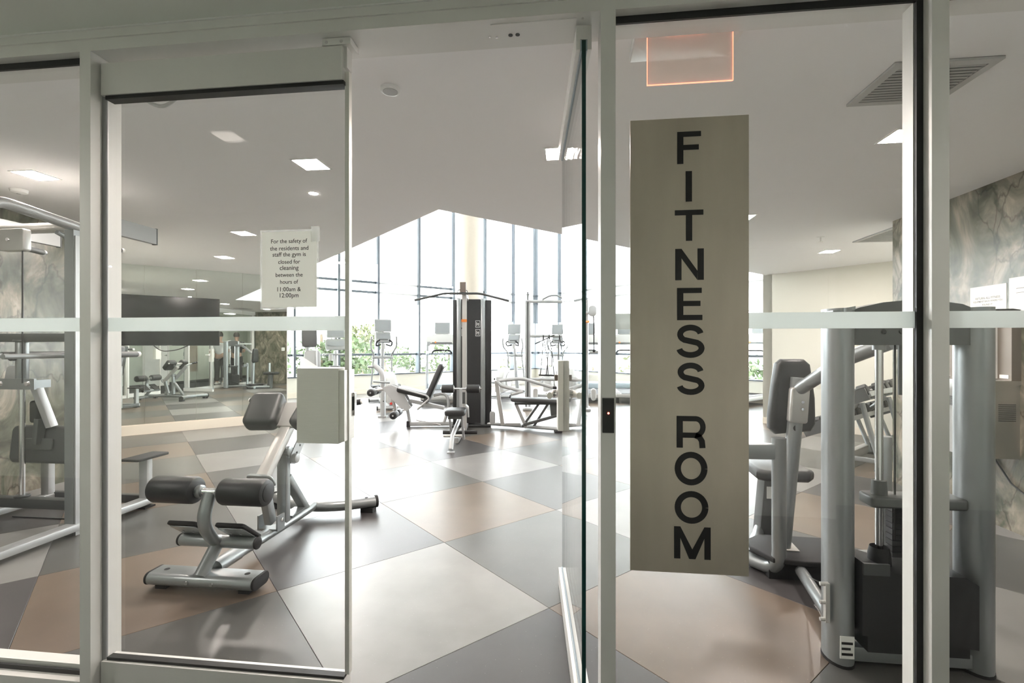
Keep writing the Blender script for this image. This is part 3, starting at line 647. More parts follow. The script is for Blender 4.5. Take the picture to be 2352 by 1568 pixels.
# upper carriage
dirv = V((0, .285, .30)).normalized()
B(MB().beam((bx, 2.84, .44), (bx, 3.20, .80), .062, .075, (1, 0, 0)), 'slide_tube', 'silver_warm')
B(MB().tube(fillet([(bx-.075, 2.87, .42), (bx-.075, 2.82, .485), (bx+.075, 2.82, .485), (bx+.075, 2.87, .42)], .025), .012, 10), 'grab_loop', 'silver_paint')
B(MB().beam((bx, 2.86, .46), (bx, 2.945, .15), .065, .05, (1, 0, 0)), 'link_arm', 'silver_paint')
br = B(MB().b2((bx-.07, 2.91, .115), (bx-.06, 2.99, .2)).b2((bx+.06, 2.91, .115), (bx+.07, 2.99, .2)).b2((bx-.07, 2.91, .105), (bx+.07, 2.99, .118)), 'pivot_bracket', 'silver_paint')
for sx in (-1, 1): B(MB().cyl((bx+sx*.07, 2.955, .165), (bx+sx*.078, 2.955, .165), .014, 14, .002), 'bolt', 'chrome', br)
B(MB().beam((bx, 3.09, .09), (bx, 3.09, .60), .07, .055, (0, 1, 0)), 'upright', 'silver_paint')
B(MB().beam((bx, 3.36, .1), (bx, 3.12, .40), .05, .06, (1, 0, 0)), 'rear_brace', 'silver_paint')
B(MB().b2((bx-.045, 3.12, .122), (bx+.045, 3.30, .132)), 'base_gusset', 'silver_paint')
B(MB().cyl((bx-.05, 3.09, .585), (bx+.05, 3.09, .585), .036, 16, .004), 'hinge', 'silver_paint')
aj = B(MB().prism([(3.09, .50), (3.14, .485), (3.42, .78), (3.40, .84), (3.36, .84), (3.09, .56)], -.004, .004, Mx(((0, 0, 1, bx+.05), (1, 0, 0, 0), (0, 1, 0, 0), (0, 0, 0, 1)))), 'adjuster_plate', 'silver_light')
for k in range(6): B(MB().cyl((bx+.054, 3.16+k*.04, .56+k*.043), (bx+.056, 3.16+k*.04, .56+k*.043), .008, 10), 'adjuster_hole', 'plastic_black', aj)
B(MB().cyl((bx+.05, 3.12, .53), (bx+.085, 3.12, .53), .032, 18, .006), 'adjuster_knob', 'silver_light')
B(MB().slab([(-.06, -.07), (.06, -.07), (.09, .13), (-.09, .13)], .03, .004, T(bx, 3.16, .795) @ Rx(46)), 'pad_carrier', 'silver_warm')
for sx in (-1, 1):
    pad = B(MB().slab(rrect(.225, .27, .045, 4), .12, .035, T(bx+sx*.175, 3.15, .845) @ Rz(-sx*10) @ Rx(47)), 'hip_pad', 'vinyl_black')
    gh = B(MB().tube(fillet([(bx+sx*.16, 3.25, .82), (bx+sx*.26, 3.34, .86), (bx+sx*.30, 3.345, .88)], .04), .014, 10), 'handle_tube', 'silver_paint')
    B(MB().cyl((bx+sx*.28, 3.344, .874), (bx+sx*.43, 3.36, .895), .021, 14, .004), 'grip', 'rubber', gh)
    B(MB().cyl((bx+sx*.43, 3.36, .895), (bx+sx*.442, 3.362, .897), .017, 14, .004), 'grip_end', 'plastic_white', gh)

# ============================================================ CHIN-UP / DIP MACHINE (left, frames run along y)
fr = -3.385; fl_ = -4.28; cx_ = -3.83
dm = thing('chin_up_machine', 'tall grey assisted chin-up and dip machine by the stone wall', 'gym machine', (-3.83, 2.95, 0))
def D(m, nm, mt, par=dm): return m.build(nm, mt, par, world=True)
for X in (fr, fl_):
    sgn = 1 if X == fr else -1
    D(MB().beam((X, 2.0, .055), (X, 3.56, .055), .05, .09, (1, 0, 0)), 'base_beam', 'silver_light')
    D(MB().b2((X-.05, 2.93, .0), (X+.02, 3.03, 2.10)), 'upright', 'silver_paint')
    D(MB().b2((X+.021*1, 2.935, .0), (X+.031, 3.025, 2.06)), 'side_cover', 'silver_light')
    D(MB().tube(fillet([(X, 2.43, .1), (X, 2.43, 2.18), (X, 3.0, 2.125)], .14, 7), .034, 14, flat=1.2), 'arch_tube', 'silver_light')
    D(MB().b2((X-.02, 3.03, 2.14), (X+.02, 3.60, 2.265)), 'top_arm', 'plastic_grey')
    D(MB().b2((X-.021, 3.60, 2.135), (X+.021, 3.612, 2.27)), 'arm_end_plate', 'plastic_dark')
    D(MB().beam((X, 3.52, .06), (X, 3.52, .40), .055, .075, (1, 0, 0)), 'step_post', 'silver_light')
    D(MB().slab(rrect(.16, .30, .02, 3), .02, .005, T(X, 3.52, .41)), 'step_plate', 'rubber')
    D(MB().b2((X-.04, 3.47, 0), (X+.04, 3.57, .012)), 'foot_pad', 'rubber')
    for z in (.2, .42, 1.19): D(MB().cyl((X+.031, 2.98, z), (X+.042, 2.98, z), .013, 12, .003), 'bolt', 'chrome')
    # dip handles and chin grips
    h = D(MB().tube([(X-.12*sgn, 2.62, 1.235), (X-.12*sgn, 3.40, 1.235)], .017, 12), 'dip_bar', 'silver_paint')
    D(MB().cyl((X-.12*sgn, 3.10, 1.235), (X-.12*sgn, 3.56, 1.235), .024, 14, .004), 'grip', 'vinyl_charcoal', h)
    D(MB().cyl((X-.12*sgn, 3.56, 1.235), (X-.12*sgn, 3.585, 1.235), .022, 14, .005), 'grip_end', 'plastic_white', h)
    g = D(MB().tube(fillet([(X-.17*sgn, 2.98, 2.10), (X-.17*sgn, 3.1, 2.06), (X-.1*sgn, 3.42, 2.05)], .05), .016, 12), 'chin_bar', 'silver_paint')
    D(MB().cyl((X-.15*sgn, 3.16, 2.058), (X-.1*sgn, 3.40, 2.052), .022, 14, .004), 'grip', 'vinyl_charcoal', g)
    D(MB().cyl((X-.1*sgn, 3.40, 2.052), (X-.096*sgn, 3.42, 2.052), .02, 14, .004), 'grip_end', 'plastic_white', g)
D(MB().beam((fl_, 2.98, .20), (fr-.05, 2.98, .20), .07, .07), 'cross_beam', 'dark_metal')
D(MB().beam((fl_, 2.45, .055), (fr, 2.45, .055), .06, .08), 'cross_beam', 'silver_light')
D(MB().slab(rrect(.84, .13, .05, 4), .05, .02, T(cx_, 3.02, 2.14)), 'top_beam', 'silver_warm')
D(MB().beam((fl_, 2.98, 1.36), (fr-.05, 2.98, 1.36), .05, .06), 'cross_beam', 'dark_metal')
pp = D(MB().slab(rrect(.19, .15, .015, 3), .05, .005, T(-3.73, 2.86, 2.02) @ Rx(90)), 'pulley_cover', 'silver_warm')
D(MB().lathe([(.014, 0), (.011, .01)], 12, T(-3.75, 2.835, 2.02) @ Rx(90)), 'bolt', 'chrome', pp)
D(MB().tube([(-3.66, 2.85, 1.96), (-3.66, 2.85, 1.05)], .005, 8), 'cable', 'cable_black')
D(MB().tube([(-3.80, 2.85, 2.0), (-4.25, 2.85, 1.94)], .005, 8), 'cable', 'cable_black')
for X in (cx_,):
    D(MB().cyl((X, 2.98, .2), (X, 2.98, 1.38), .017, 16), 'guide_rod', 'chrome')
    D(MB().cyl((X, 2.98, 1.07), (X, 2.98, 1.33), .036, 18, .003), 'guide_sleeve', 'silver_paint')
    D(MB().cyl((X, 2.98, 1.33), (X, 2.98, 1.345), .05, 18, .004), 'guide_collar', 'dark_metal')
    D(MB().cyl((X, 2.98, .235), (X, 2.98, .25), .045, 18, .004), 'rod_foot', 'dark_metal')
D(MB().cyl((cx_-.02, 2.92, 1.225), (cx_-.02, 2.95, 1.225), .028, 14, .006), 'knob', 'rubber')
ca = D(MB().b2((-4.16, 2.92, 1.0), (-3.66, 2.935, 1.075)).b2((-3.70, 2.935, 1.01), (-3.66, 3.03, 1.065)), 'carriage_arm', 'silver_paint')
for x in (-4.05, -3.93, -3.71): D(MB().lathe([(.02, 0), (.014, .012)], 12, T(x, 2.92, 1.04) @ Rx(90)), 'bolt', 'chrome', ca)
D(MB().slab(rrect(.12, .14, .03, 4), .02, .008, T(-3.98, 3.04, 1.09) @ Rx(80)), 'counter_pad', 'plastic_grey')
D(MB().beam((-3.76, 3.02, 1.0), (-3.70, 3.07, .72), .055, .05, (1, 0, 0)), 'carriage_leg', 'silver_light')
D(MB().slab(rrect(.07, .16, .02, 4), .05, .012, T(-3.80, 3.05, .83) @ Rx(90)), 'selector_handle', 'plastic_black')
kp = D(MB().slab(rrect(.52, .27, .045, 4), .07, .025, T(-3.79, 3.10, .585) @ Rx(84)), 'knee_pad', 'vinyl_charcoal')
D(MB().slab(rrect(.22, .08, .01, 3), .012, .003, T(-3.79, 3.055, .595) @ Rx(84)), 'pad_bracket', 'dark_metal', kp)
D(MB().beam((-3.79, 3.05, .60), (-3.77, 3.05, .78), .06, .04, (1, 0, 0)), 'pad_stem', 'dark_metal')
D(MB().b2((-4.2, 3.2, 0), (-3.45, 3.215, .008)), 'floor_plate', 'dark_metal')
D(MB().slab(rrect(.30, .62, .02, 3), .05, .01, T(-3.9, 3.62, 1.0) @ Rx(78)), 'back_board', 'plastic_dark')
D(MB().beam((-3.9, 3.66, .05), (-3.9, 3.66, .9), .06, .06), 'rear_upright', 'silver_light')
D(MB().beam((fl_, 3.56, .055), (fr, 3.56, .055), .05, .07), 'rear_cross_beam', 'dark_metal')

# ============================================================ SEATED ROW MACHINE (right)
rm = thing('seated_row_machine', 'large grey seated row machine with black weight shroud', 'gym machine', (1.38, 2.6, 0))
def W(m, nm, mt, par=rm): return m.build(nm, mt, par, world=True)
def oval(x, y, w_, d_, n=20): return [(x+w_/2*math.cos(2*PI*k/n), y+d_/2*math.sin(2*PI*k/n)) for k in range(n)]
for X, w_ in ((1.118, .105), (1.632, .112)):
    W(MB().prism(oval(X, 2.15, w_, .15), .0, 1.455), 'post', 'silver_paint')
    W(MB().prism(oval(X, 2.15, w_+.004, .154), .0, .012), 'post_foot', 'rubber')
W(MB().b2((1.088, 2.0735, .045), (1.142, 2.0755, .135)), 'spec_label', 'paper')
for k in range(3): W(MB().b2((1.094, 2.0728, .058+k*.022), (1.136-.008*(k % 2), 2.0737, .068+k*.022)), 'barcode', 'lettering')
sh_ = W(MB().prism([(1.145, 1.305), (1.645, 1.305), (1.645, 1.43), (1.56, 1.468), (1.45, 1.485), (1.37, 1.487), (1.27, 1.478), (1.18, 1.458), (1.145, 1.445)], -2.20, -2.105, Rx(90)), 'top_shroud', 'plastic_dark')
W(MB().prism([(1.065, 1.44), (1.15, 1.448), (1.15, 1.462), (1.065, 1.445)], -2.22, -2.08, Rx(90)), 'post_cap', 'silver_paint')
W(MB().prism([(1.64, 1.43), (1.685, 1.415), (1.685, 1.43), (1.64, 1.447)], -2.22, -2.08, Rx(90)), 'post_cap', 'silver_paint')
W(MB().prism([(1.68, 1.437), (1.70, 1.43), (1.78, 1.44), (1.79, 1.445), (1.76, 1.45), (1.70, 1.449)], -2.19, -2.13, Rx(90)), 'grab_handle', 'rubber')
for X in (1.27, 1.335): W(MB().lathe([(.011, 0), (.008, .004)], 12, T(X, 2.104, 1.36) @ Rx(90)), 'bolt', 'plastic_black', sh_)
for X in (1.285, 1.50):
    W(MB().cyl((X, 2.16, .06), (X, 2.16, 1.31), .0145, 16), 'guide_rod', 'chrome')
    W(MB().lathe([(.045, .36), (.04, .44), (.034, .47), (.034, .36)], 20, T(X, 2.16, .0)), 'rod_bushing', 'plastic_black')
    W(MB().lathe([(.024, 1.285), (.024, 1.31)], 16, T(X, 2.16, 0)), 'rod_collar', 'silver_light')
W(MB().cyl((1.345, 2.16, .5), (1.345, 2.16, 1.31), .004, 8), 'cable', 'cable_black')
W(MB().b2((1.355, 2.15, 1.10), (1.42, 2.158, 1.31)), 'pulley_plate', 'dark_metal')
W(MB().slab(rrect(.36, .11, .02, 3), .045, .01, T(1.41, 2.16, .665)), 'top_plate', 'plastic_dark')
W(MB().lathe([(.03, .68), (.026, .745)], 18, T(1.285, 2.16, 0)), 'plate_boss', 'plastic_dark')
wsx = W(MB().prism([(1.165, .15), (1.585, .12), (1.585, .37), (1.54, .40), (1.30, .40), (1.165, .44)], -2.26, -2.06, Rx(90)).b2((1.19, 2.07, .08), (1.56, 2.25, .16)), 'weight_shroud', 'plastic_black')
W(MB().b2((1.165, 2.05, .395), (1.26, 2.062, .44)), 'shroud_flange', 'plastic_dark', wsx)
for k in range(10): W(MB().b2((1.36, 2.20, .41+k*.024), (1.50, 2.245, .432+k*.024)), 'weight_plate', 'iron')
W(MB().beam((1.15, 2.12, .05), (1.62, 2.12, .05), .04, .06), 'base_beam', 'silver_paint')
W(MB().beam((1.15, 2.19, .035), (1.62, 2.19, .035), .12, .03), 'base_plate', 'silver_paint')
W(MB().b2((1.048, 2.10, .17), (1.064, 2.12, .33)), 'cable_guide', 'silver_warm')
for z in (.18, .25, .325): W(MB().cyl((1.03, 2.11, z), (1.062, 2.11, z), .008, 10), 'bolt', 'silver_warm')
W(MB().tube([(1.05, 2.11, .32), (1.245, 2.66, .105)], .003, 6), 'lower_cable', 'chrome')
W(MB().tube([(1.17, 2.2, .06), (1.27, 2.80, .07)], .03, 12), 'base_tube', 'silver_paint')
# arm to chest pad
W(MB().tube(fillet([(1.50, 2.40, 1.33), (1.40, 2.62, 1.235), (1.31, 2.90, 1.06)], .05), .036, 16), 'pad_arm', 'silver_paint')
W(MB().tube([(1.50, 2.42, 1.32), (1.50, 2.2, 1.33)], .036, 14), 'arm_root', 'silver_paint')
W(MB().tube([(1.315, 2.93, 1.12), (1.30, 2.94, .86), (1.245, 2.96, .13)], [.046, .046, .044], 16, flat=.85), 'pad_post', 'silver_paint')
W(MB().slab(rrect(.098, .20, .015, 3), .05, .01, T(1.302, 2.905, .965) @ Rx(90) @ Rz(-4)), 'post_sleeve', 'silver_warm')
for z in (.985, .945): W(MB().lathe([(.010, 0), (.008, .004)], 12, T(1.315, 2.879, z) @ Rx(90)), 'bolt', 'chrome')
W(MB().lathe([(.017, 0), (.017, .003)], 16, T(1.29, 2.901, .835) @ Rx(90)), 'plug', 'plastic_black')
cp = W(MB().slab([(-.085, .2), (-.055, .225), (.065, .225), (.098, .195), (.125, .0), (.128, -.15), (.10, -.195), (-.09, -.215), (-.125, -.18), (-.125, -.1), (-.105, .08)], .085, .03, T(1.30, 2.995, 1.0) @ Rx(90)), 'chest_pad', 'vinyl_black')
# U frame, foot plate, seat
W(MB().tube(fillet([(1.168, 2.83, .79), (1.168, 2.83, .05), (1.06, 3.0, .042), (.98, 3.2, .045)], .11, 7), .037, 16), 'u_frame', 'silver_paint')
W(MB().beam((1.16, 2.83, .715), (.90, 2.87, .705), .05, .085), 'cross_tube', 'silver_paint')
W(MB().tube(fillet([(.91, 2.87, .71), (.90, 2.87, .75), (.90, 2.89, .80)], .02), .02, 12), 'front_grip', 'rubber')
W(MB().slab([(-.20, -.02), (-.13, -.17), (.02, -.20), (.30, -.20), (.30, .16), (-.08, .18), (-.17, .1)], .03, .008, T(1.26, 2.98, .115)), 'foot_plate', 'rubber')
W(MB().slab([(-.05, -.05), (.06, -.06), (.07, .06), (-.04, .07)], .008, .002, T(1.25, 2.96, .135)), 'post_plate', 'silver_warm')
W(MB().b2((1.12, 2.84, .0), (1.52, 3.12, .095)), 'plate_support', 'plastic_black')
W(MB().tube([(1.08, 3.02, .05), (1.32, 3.5, .05)], .035, 12), 'floor_tube', 'silver_paint')
W(MB().slab([(-.17, -.15), (-.12, -.2), (.14, -.2), (.19, -.14), (.17, .15), (.12, .19), (-.10, .19), (-.15, .15)], .075, .028, T(1.40, 3.47, .46)), 'seat', 'vinyl_black')
W(MB().beam((1.33, 3.46, .0), (1.37, 3.47, .43), .13, .11, (1, 0, 0)), 'seat_post', 'dark_metal')
W(MB().b2((1.325, 3.398, .28), (1.36, 3.40, .36)), 'seat_label', 'paper')
W(MB().cyl((1.87, 3.1, .0), (1.87, 3.1, .765), .04, 18, .003), 'rear_post', 'silver_paint')
W(MB().beam((1.87, 3.1, .05), (1.40, 3.05, .05), .06, .06), 'rear_base', 'silver_paint')
W(MB().beam((1.60, 2.2, .05), (1.66, 3.1, .05), .06, .06), 'side_base', 'dark_metal')

# ============================================================ DUMBBELL RACK
rk_t, rk_q = 6.95, 1.75
RX, RY = wt(rk_t, rk_q)
rk = thing('dumbbell_rack', 'grey two-tier dumbbell rack standing by the cream wall', 'rack', (RX, RY, 0), 45)
def K(m, nm, mt, par=rk): return m.build(nm, mt, par)
L_ = 1.1
for z, y, nm in ((.74, -.02, 'upper_shelf'), (.42, .25, 'lower_shelf')):
    M = T(0, y, z) @ Rx(-24)
    K(MB().b2((-L_, -.18, -.02), (L_, -.09, .0), M).b2((-L_, .09, -.02), (L_, .18, 0), M).b2((-L_, .18, -.02), (L_, .19, .025), M).b2((-L_, -.19, -.02), (L_, -.18, .03), M), nm, 'silver_paint')
    for sx in (-1, 1): K(MB().b2((-.012, -.17, -.05), (.012, .175, .075), M @ T(sx*(L_+.012), 0, 0)), 'shelf_end', 'plastic_dark')
for x in (-.85, .1, .95):
    K(MB().tube([(x, -.02, .70), (x+.04, .27, .40), (x+.0, .12, .02)], .026, 12), 'leg', 'silver_paint')
    K(MB().tube([(x, -.05, .70), (x, -.22, .02)], .026, 12), 'rear_leg', 'silver_paint')
    K(MB().lathe([(.065, 0), (.065, .008), (.03, .02)], 16, T(x, .12, 0)), 'foot', 'dark_metal')
    K(MB().lathe([(.065, 0), (.065, .008), (.03, .02)], 16, T(x, -.22, 0)), 'foot', 'dark_metal')
    K(MB().beam((x, -.21, .1), (x, .12, .1), .04, .05), 'tie', 'silver_paint')
bb = K(MB().beam((-.83, .18, .05), (.93, .18, .05), .08, .1, r=.01), 'base_beam', 'silver_warm')
vv, ff = textmesh('HAMPTON', .028, .2, .01)
MB().add(vv, ff, T(-.62, .2215, .055) @ Rz(180) @ Rx(90)).build('lettering', 'lettering', bb, smooth=False)
def dumbbell(r):
    o = thing('dumbbell', '', 'dumbbell')
    MB().tube([(0, -.075, 0), (0, -.03, 0), (0, .03, 0), (0, .075, 0)], [.013, .017, .017, .013], 10).build('handle', 'chrome', o)
    for sy in (-1, 1):
        hx = [(r*math.cos(PI/6+PI/3*k), r*math.sin(PI/6+PI/3*k)) for k in range(6)]
        MB().slab(hx, .075+r*.35, .012, T(0, sy*(.075+.03+r*.17), 0) @ Rx(90)).build('head', 'iron', o)
    return o
proto = {}
row = ('upper', 'lower'); num = ['', 'second ', 'third ', 'fourth ', 'fifth ', 'sixth ', 'seventh ', 'eighth ', 'ninth ', 'tenth ', 'eleventh ', 'twelfth ']
RM = T(RX, RY, 0) @ Rz(45)
cnt = [0, 0]
for ti, (z, y) in enumerate(((.74, -.02), (.42, .25))):
    n = 12
    for k in range(n):
        if ti == 0 and k in (1, 2): continue
        rr = .062+.0012*k+(.005 if ti else 0)
        o = dumbbell(rr); x = -L_+.10+k*.172
        o.matrix_basis = RM @ T(x, y, z) @ Rx(-24) @ T(0, 0, rr*.87+.002) 
        cnt[ti] += 1; o['label'] = 'black hex dumbbell on the %s rack shelf, %s the row machine' % (row[ti], 'nearest' if cnt[ti] == 1 else num[cnt[ti]-1]+'from'); o['group'] = 'hex dumbbells on the two-tier rack'

# ============================================================ DRINKING FOUNTAIN AND NOTICES ON THE STONE WALL
fn = thing('drinking_fountain', 'steel drinking fountain with bottle filler on the stone wall', 'drinking fountain', (SR, 3.98, .5))
def Fn(m, nm, mt, par=fn): return m.build(nm, mt, par, world=True, smooth=False)
bd = Fn(MB().b2((2.82, 3.70, .52), (SR, 4.02, 1.04)), 'cooler_body', 'steel_fountain')
for k in range(9):
    Fn(MB().b2((2.8185, 3.76, .93-k*.008), (2.8199, 3.97, .934-k*.008)), 'grille_slot', 'plastic_black', bd)
    for j in range(2): Fn(MB().b2((2.835+j*.13, 3.699, .78+k*.014), (2.835+j*.13+.11, 3.6999, .786+k*.014)), 'side_slot', 'plastic_black', bd)
Fn(MB().b2((2.80, 3.69, 1.03), (SR, 4.30, 1.06)), 'basin_rim', 'steel_fountain')
Fn(MB().b2((2.72, 4.03, .86), (SR, 4.30, 1.0)), 'lower_basin', 'brown_panel')
Fn(MB().b2((2.74, 4.03, .5), (SR, 4.3, .86)), 'lower_cabinet', 'plastic_light')
pnl = Fn(MB().b2((3.04, 3.69, 1.06), (SR, 4.30, 1.52)), 'filler_panel', 'brown_panel')
fw = Fn(MB().b2((3.0, 3.80, 1.07), (3.04, 4.03, 1.50)), 'filler_alcove', 'plastic_white')
MB().slab(rrect(.19, .38, .05, 4), .008, .002, T(2.998, 3.915, 1.29) @ Rz(90) @ Rx(90)).build('alcove_back', 'plastic_light', fw, world=True)
Fn(MB().b2((3.036, 3.71, 1.075), (3.0399, 3.78, 1.10)), 'rating_label', 'paper')
MB().tube(fillet([(2.9, 4.15, 1.06), (2.9, 4.15, 1.12), (2.85, 4.15, 1.13), (2.82, 4.15, 1.11)], .02), .012, 10).build('spout', 'chrome', fn, world=True)
MB().tube([(3.09, 3.92, .52), (3.085, 3.75, .34), (3.085, 3.6, .27)], .006, 8).build('power_cord', 'cable_black', fn, world=True)
Q = Rz(-90) @ Rx(90)      # faces -x
def notice(y0, y1, z0, z1, label, lines, fig=False):
    r = thing('wall_notice', label, 'notice', (SR-.0015, (y0+y1)/2, (z0+z1)/2))
    MB().b2((-.001, (y0-y1)/2, (z0-z1)/2), (.0015, (y1-y0)/2, (z1-z0)/2)).build('sheet', 'paper', r, smooth=False)
    for s_, z, w_ in lines:
        vv, ff = textmesh(s_, None, w_, .004); MB().add(vv, ff, T(-.0015, 0, z) @ Q).build('text_line', 'plastic_dark', r, smooth=False)
    if fig:
        MB().slab([(-.012, .03), (.012, .03), (.016, -.005), (.007, -.005), (.006, -.045), (-.006, -.045), (-.007, -.005), (-.016, -.005)], .0006, .0001, T(-.0014, 0, -.03) @ Q).lathe([(.008, 0), (.008, .0006)], 14, T(-.0014, 0, .012) @ Ry(-90)).build('figure', 'brown_panel', r, smooth=False)
        MB().b2((-.0016, -.1, .06), (-.0011, .1, .063)).b2((-.0016, -.1, .03), (-.0011, .1, .0325)).build('rule', 'plastic_dark', r, smooth=False)
notice(3.80, 4.11, 1.53, 1.75, 'white laminated notice about returning fitness equipment on the stone wall', [('RETURN ALL FITNESS', .02, .21), ('EQUIPMENT BACK WHERE YOU', -.005, .25), ('FOUND IT.', -.03, .09)])
notice(3.47, 3.78, 1.50, 1.78, 'white laminated notice with a small human figure on the stone wall', [], True)
sw = thing('switch_plate', 'pair of white switch plates on the stone wall', 'switch plate', (SR, 2.9, 1.2))
for dy in (-.1, .1):
    p_ = MB().rbox((0, 0, 0), (.115, .115, .008), .003, T(SR-.004, 2.9+dy, 1.2) @ Ry(90)).build('plate', 'plastic_white', sw, world=True)
    MB().b2((SR-.012, 2.885+dy, 1.17), (SR-.008, 2.915+dy, 1.23)).build('rocker', 'plastic_light', p_, world=True, smooth=False)

# ============================================================ MULTI-STATION TOWER
mg = thing('multi_station_gym', 'black and silver multi-station weight tower with lat bar and seats', 'gym machine', (-1.55, 7.7, 0), 8.2)
def G(m, nm, mt, par=mg): return m.build(nm, mt, par)
G(MB().b2((-.17, -.05, .06), (.15, .30, 2.06)), 'core_shroud', 'plastic_black')
for x0, x1, z1 in ((-.30, -.243, 2.05), (.225, .318, 2.045)): G(MB().rbox(((x0+x1)/2, .10, z1/2+.02), (x1-x0, .34, z1-.04), .01), 'side_shroud', 'plastic_black')
for x in (-.205, .185): G(MB().cyl((x, -.06, .04), (x, -.06, 2.07), .04, 20, .004), 'shroud_column', 'silver_paint')
G(MB().rbox((0, .08, .02), (.62, .42, .04), .01), 'tower_base', 'plastic_black')
for x in (-.125, .10):
    pc = G(MB().b2((x-.045, -.056, 1.44), (x+.045, -.051, 1.74)), 'instruction_placard', 'plastic_black')
    for zc in (1.66, 1.52):
        m = MB(); a, b = .038, .055
        for lo, hi in (((-a, -b), (a, -b+.006)), ((-a, b-.006), (a, b)), ((-a, -b), (-a+.006, b)), ((a-.006, -b), (a, b)), ((-.02, -.03), (-.012, .03)), ((.006, -.035), (.014, .02)), ((-.02, -.005), (.02, .004))): m.b2((x+lo[0], -.0575, zc+lo[1]), (x+hi[0], -.056, zc+hi[1]))
        m.build('diagram', 'plastic_white', pc, smooth=False)
# pulldown / row station towards the door
G(MB().b2((-.105, -.68, .0), (-.04, -.61, 2.12)), 'station_upright', 'silver_warm')
G(MB().beam((-.07, -.1, 2.06), (-.07, -.95, 2.10), .05, .07), 'boom', 'silver_warm')
G(MB().b2((-.115, -.97, 2.075), (-.03, -.90, 2.215)), 'pulley_head', 'brown_panel')
G(MB().tube([(-.075, -.95, 2.08), (-.08, -.95, 2.03)], .004, 6), 'cable', 'cable_black')
for sx in (-1, 1): G(MB().tube(fillet([(-.08+sx*.035, -.95, 2.11), (-.08+sx*.075, -.95, 2.09), (-.08+sx*.07, -.95, 2.03)], .02), .005, 6), 'pulley_guard', 'dark_metal')
G(MB().tube(fillet([(-.76, -.95, 1.955), (-.34, -.95, 2.055), (.17, -.95, 2.055), (.585, -.95, 1.95)], .06), .016, 12), 'lat_bar', 'dark_metal')
G(MB().cyl((-.08, -1.25, .72), (-.08, -1.25, .74), .01), 'roller_pin', 'chrome')
G(MB().cyl((-.36, -1.25, .72), (.20, -1.25, .72), .013, 12), 'roller_bar', 'chrome')
for x0, x1 in ((-.34, -.175), (.0, .175)): G(MB().cyl((x0, -1.25, .72), (x1, -1.25, .72), .057, 20, .01), 'thigh_roller', 'vinyl_black')
for x in (-.345, -.17, -.005, .18): G(MB().cyl((x-.004, -1.25, .72), (x+.004, -1.25, .72), .036, 14), 'roller_washer', 'chrome')
G(MB().beam((-.08, -1.25, .72), (-.08, -1.25, .40), .04, .04), 'roller_stem', 'silver_light')
G(MB().slab(rrect(.27, .36, .05, 4), .075, .025, T(-.13, -1.45, .435)), 'row_seat', 'vinyl_black')
G(MB().b2((-.22, -1.58, .355), (-.04, -1.3, .395)), 'seat_frame', 'dark_metal')
for x in (-.21, -.05): G(MB().beam((x, -1.5, .38), (x+.02, -1.35, .05), .03, .03, (1, 0, 0)), 'seat_leg', 'silver_light')
G(MB().beam((-.08, -.2, .05), (-.13, -1.45, .05), .07, .07), 'station_beam', 'silver_light')
G(MB().tube(fillet([(-.10, -1.25, .30), (-.13, -1.5, .22), (-.145, -1.80, .17), (-.15, -1.92, .03)], .08), .028, 12), 'front_leg', 'silver_light')
G(MB().b2((-.19, -1.99, 0), (-.10, -1.90, .012)), 'front_foot', 'silver_light')
G(MB().cyl((-.33, -1.2, .115), (.14, -1.2, .115), .026, 14, .004), 'foot_roller', 'rubber')
G(MB().cyl((-.26, -1.75, .17), (-.03, -1.75, .17), .018, 12, .004), 'row_foot_bar', 'silver_warm')
G(MB().tube(fillet([(.0, -1.3, .50), (.03, -1.45, .50), (.035, -1.45, .36)], .03), .013, 10), 'seat_handle', 'silver_light')
G(MB().b2((-.11, -.70, .45), (-.06, -.685, .62)), 'low_pulley', 'dark_metal')
G(MB().b2((-.115, -.699, 1.66), (-.035, -.6825, 1.70)), 'decal', 'orange')
# leg extension station
G(MB().beam((-1.02, 0, .045), (-.28, .02, .045), .07, .07), 'leg_base', 'silver_light')
G(MB().b2((-1.05, -.045, 0), (-1.0, .045, .09)), 'base_cap', 'rubber')
G(MB().beam((-1.0, 0, .06), (-1.06, 0, .42), .06, .05, (1, 0, 0)), 'front_support', 'silver_light')
for y in (-.10, .10):
    G(MB().prism([(-1.43, .64), (-1.27, .68), (-1.12, .62), (-.97, .33), (-1.03, .26), (-1.18, .36), (-1.30, .48)], -y-.006, -y+.006, Rx(90)), 'side_plate', 'silver_light')
    G(MB().tube(fillet([(-1.15, y*1.9, .64), (-.70, y*1.9, .52), (-.66, y*1.9, .47), (-.85, y*1.9, .30)], .05), .015, 10), 'hand_rail', 'silver_light')
G(MB().slab(rrect(.48, .36, .04, 4), .085, .03, T(-.95, 0, .56) @ Ry(14)), 'leg_seat', 'vinyl_black')
G(MB().slab(rrect(.30, .68, .05, 4), .075, .028, T(-.615, 0, .70) @ Rz(-90) @ Rx(90-23)), 'back_pad', 'vinyl_charcoal')
G(MB().slab(rrect(.24, .60, .02, 3), .02, .004, T(-.575, 0, .69) @ Rz(-90) @ Rx(90-23)), 'back_board', 'plastic_black')
G(MB().beam((-1.0, 0, .42), (-.45, 0, .30), .06, .06), 'seat_rail', 'silver_light')
G(MB().tube(fillet([(-.62, 0, .5), (-.42, 0, .55), (-.36, 0, .35), (-.45, 0, .06)], .1), .025, 12), 'rear_support', 'silver_light')
G(MB().tube(fillet([(-1.57, 0, .58), (-1.38, 0, .62), (-1.30, 0, .52), (-1.22, 0, .22)], .08), .026, 12), 'lever_arm', 'silver_warm')
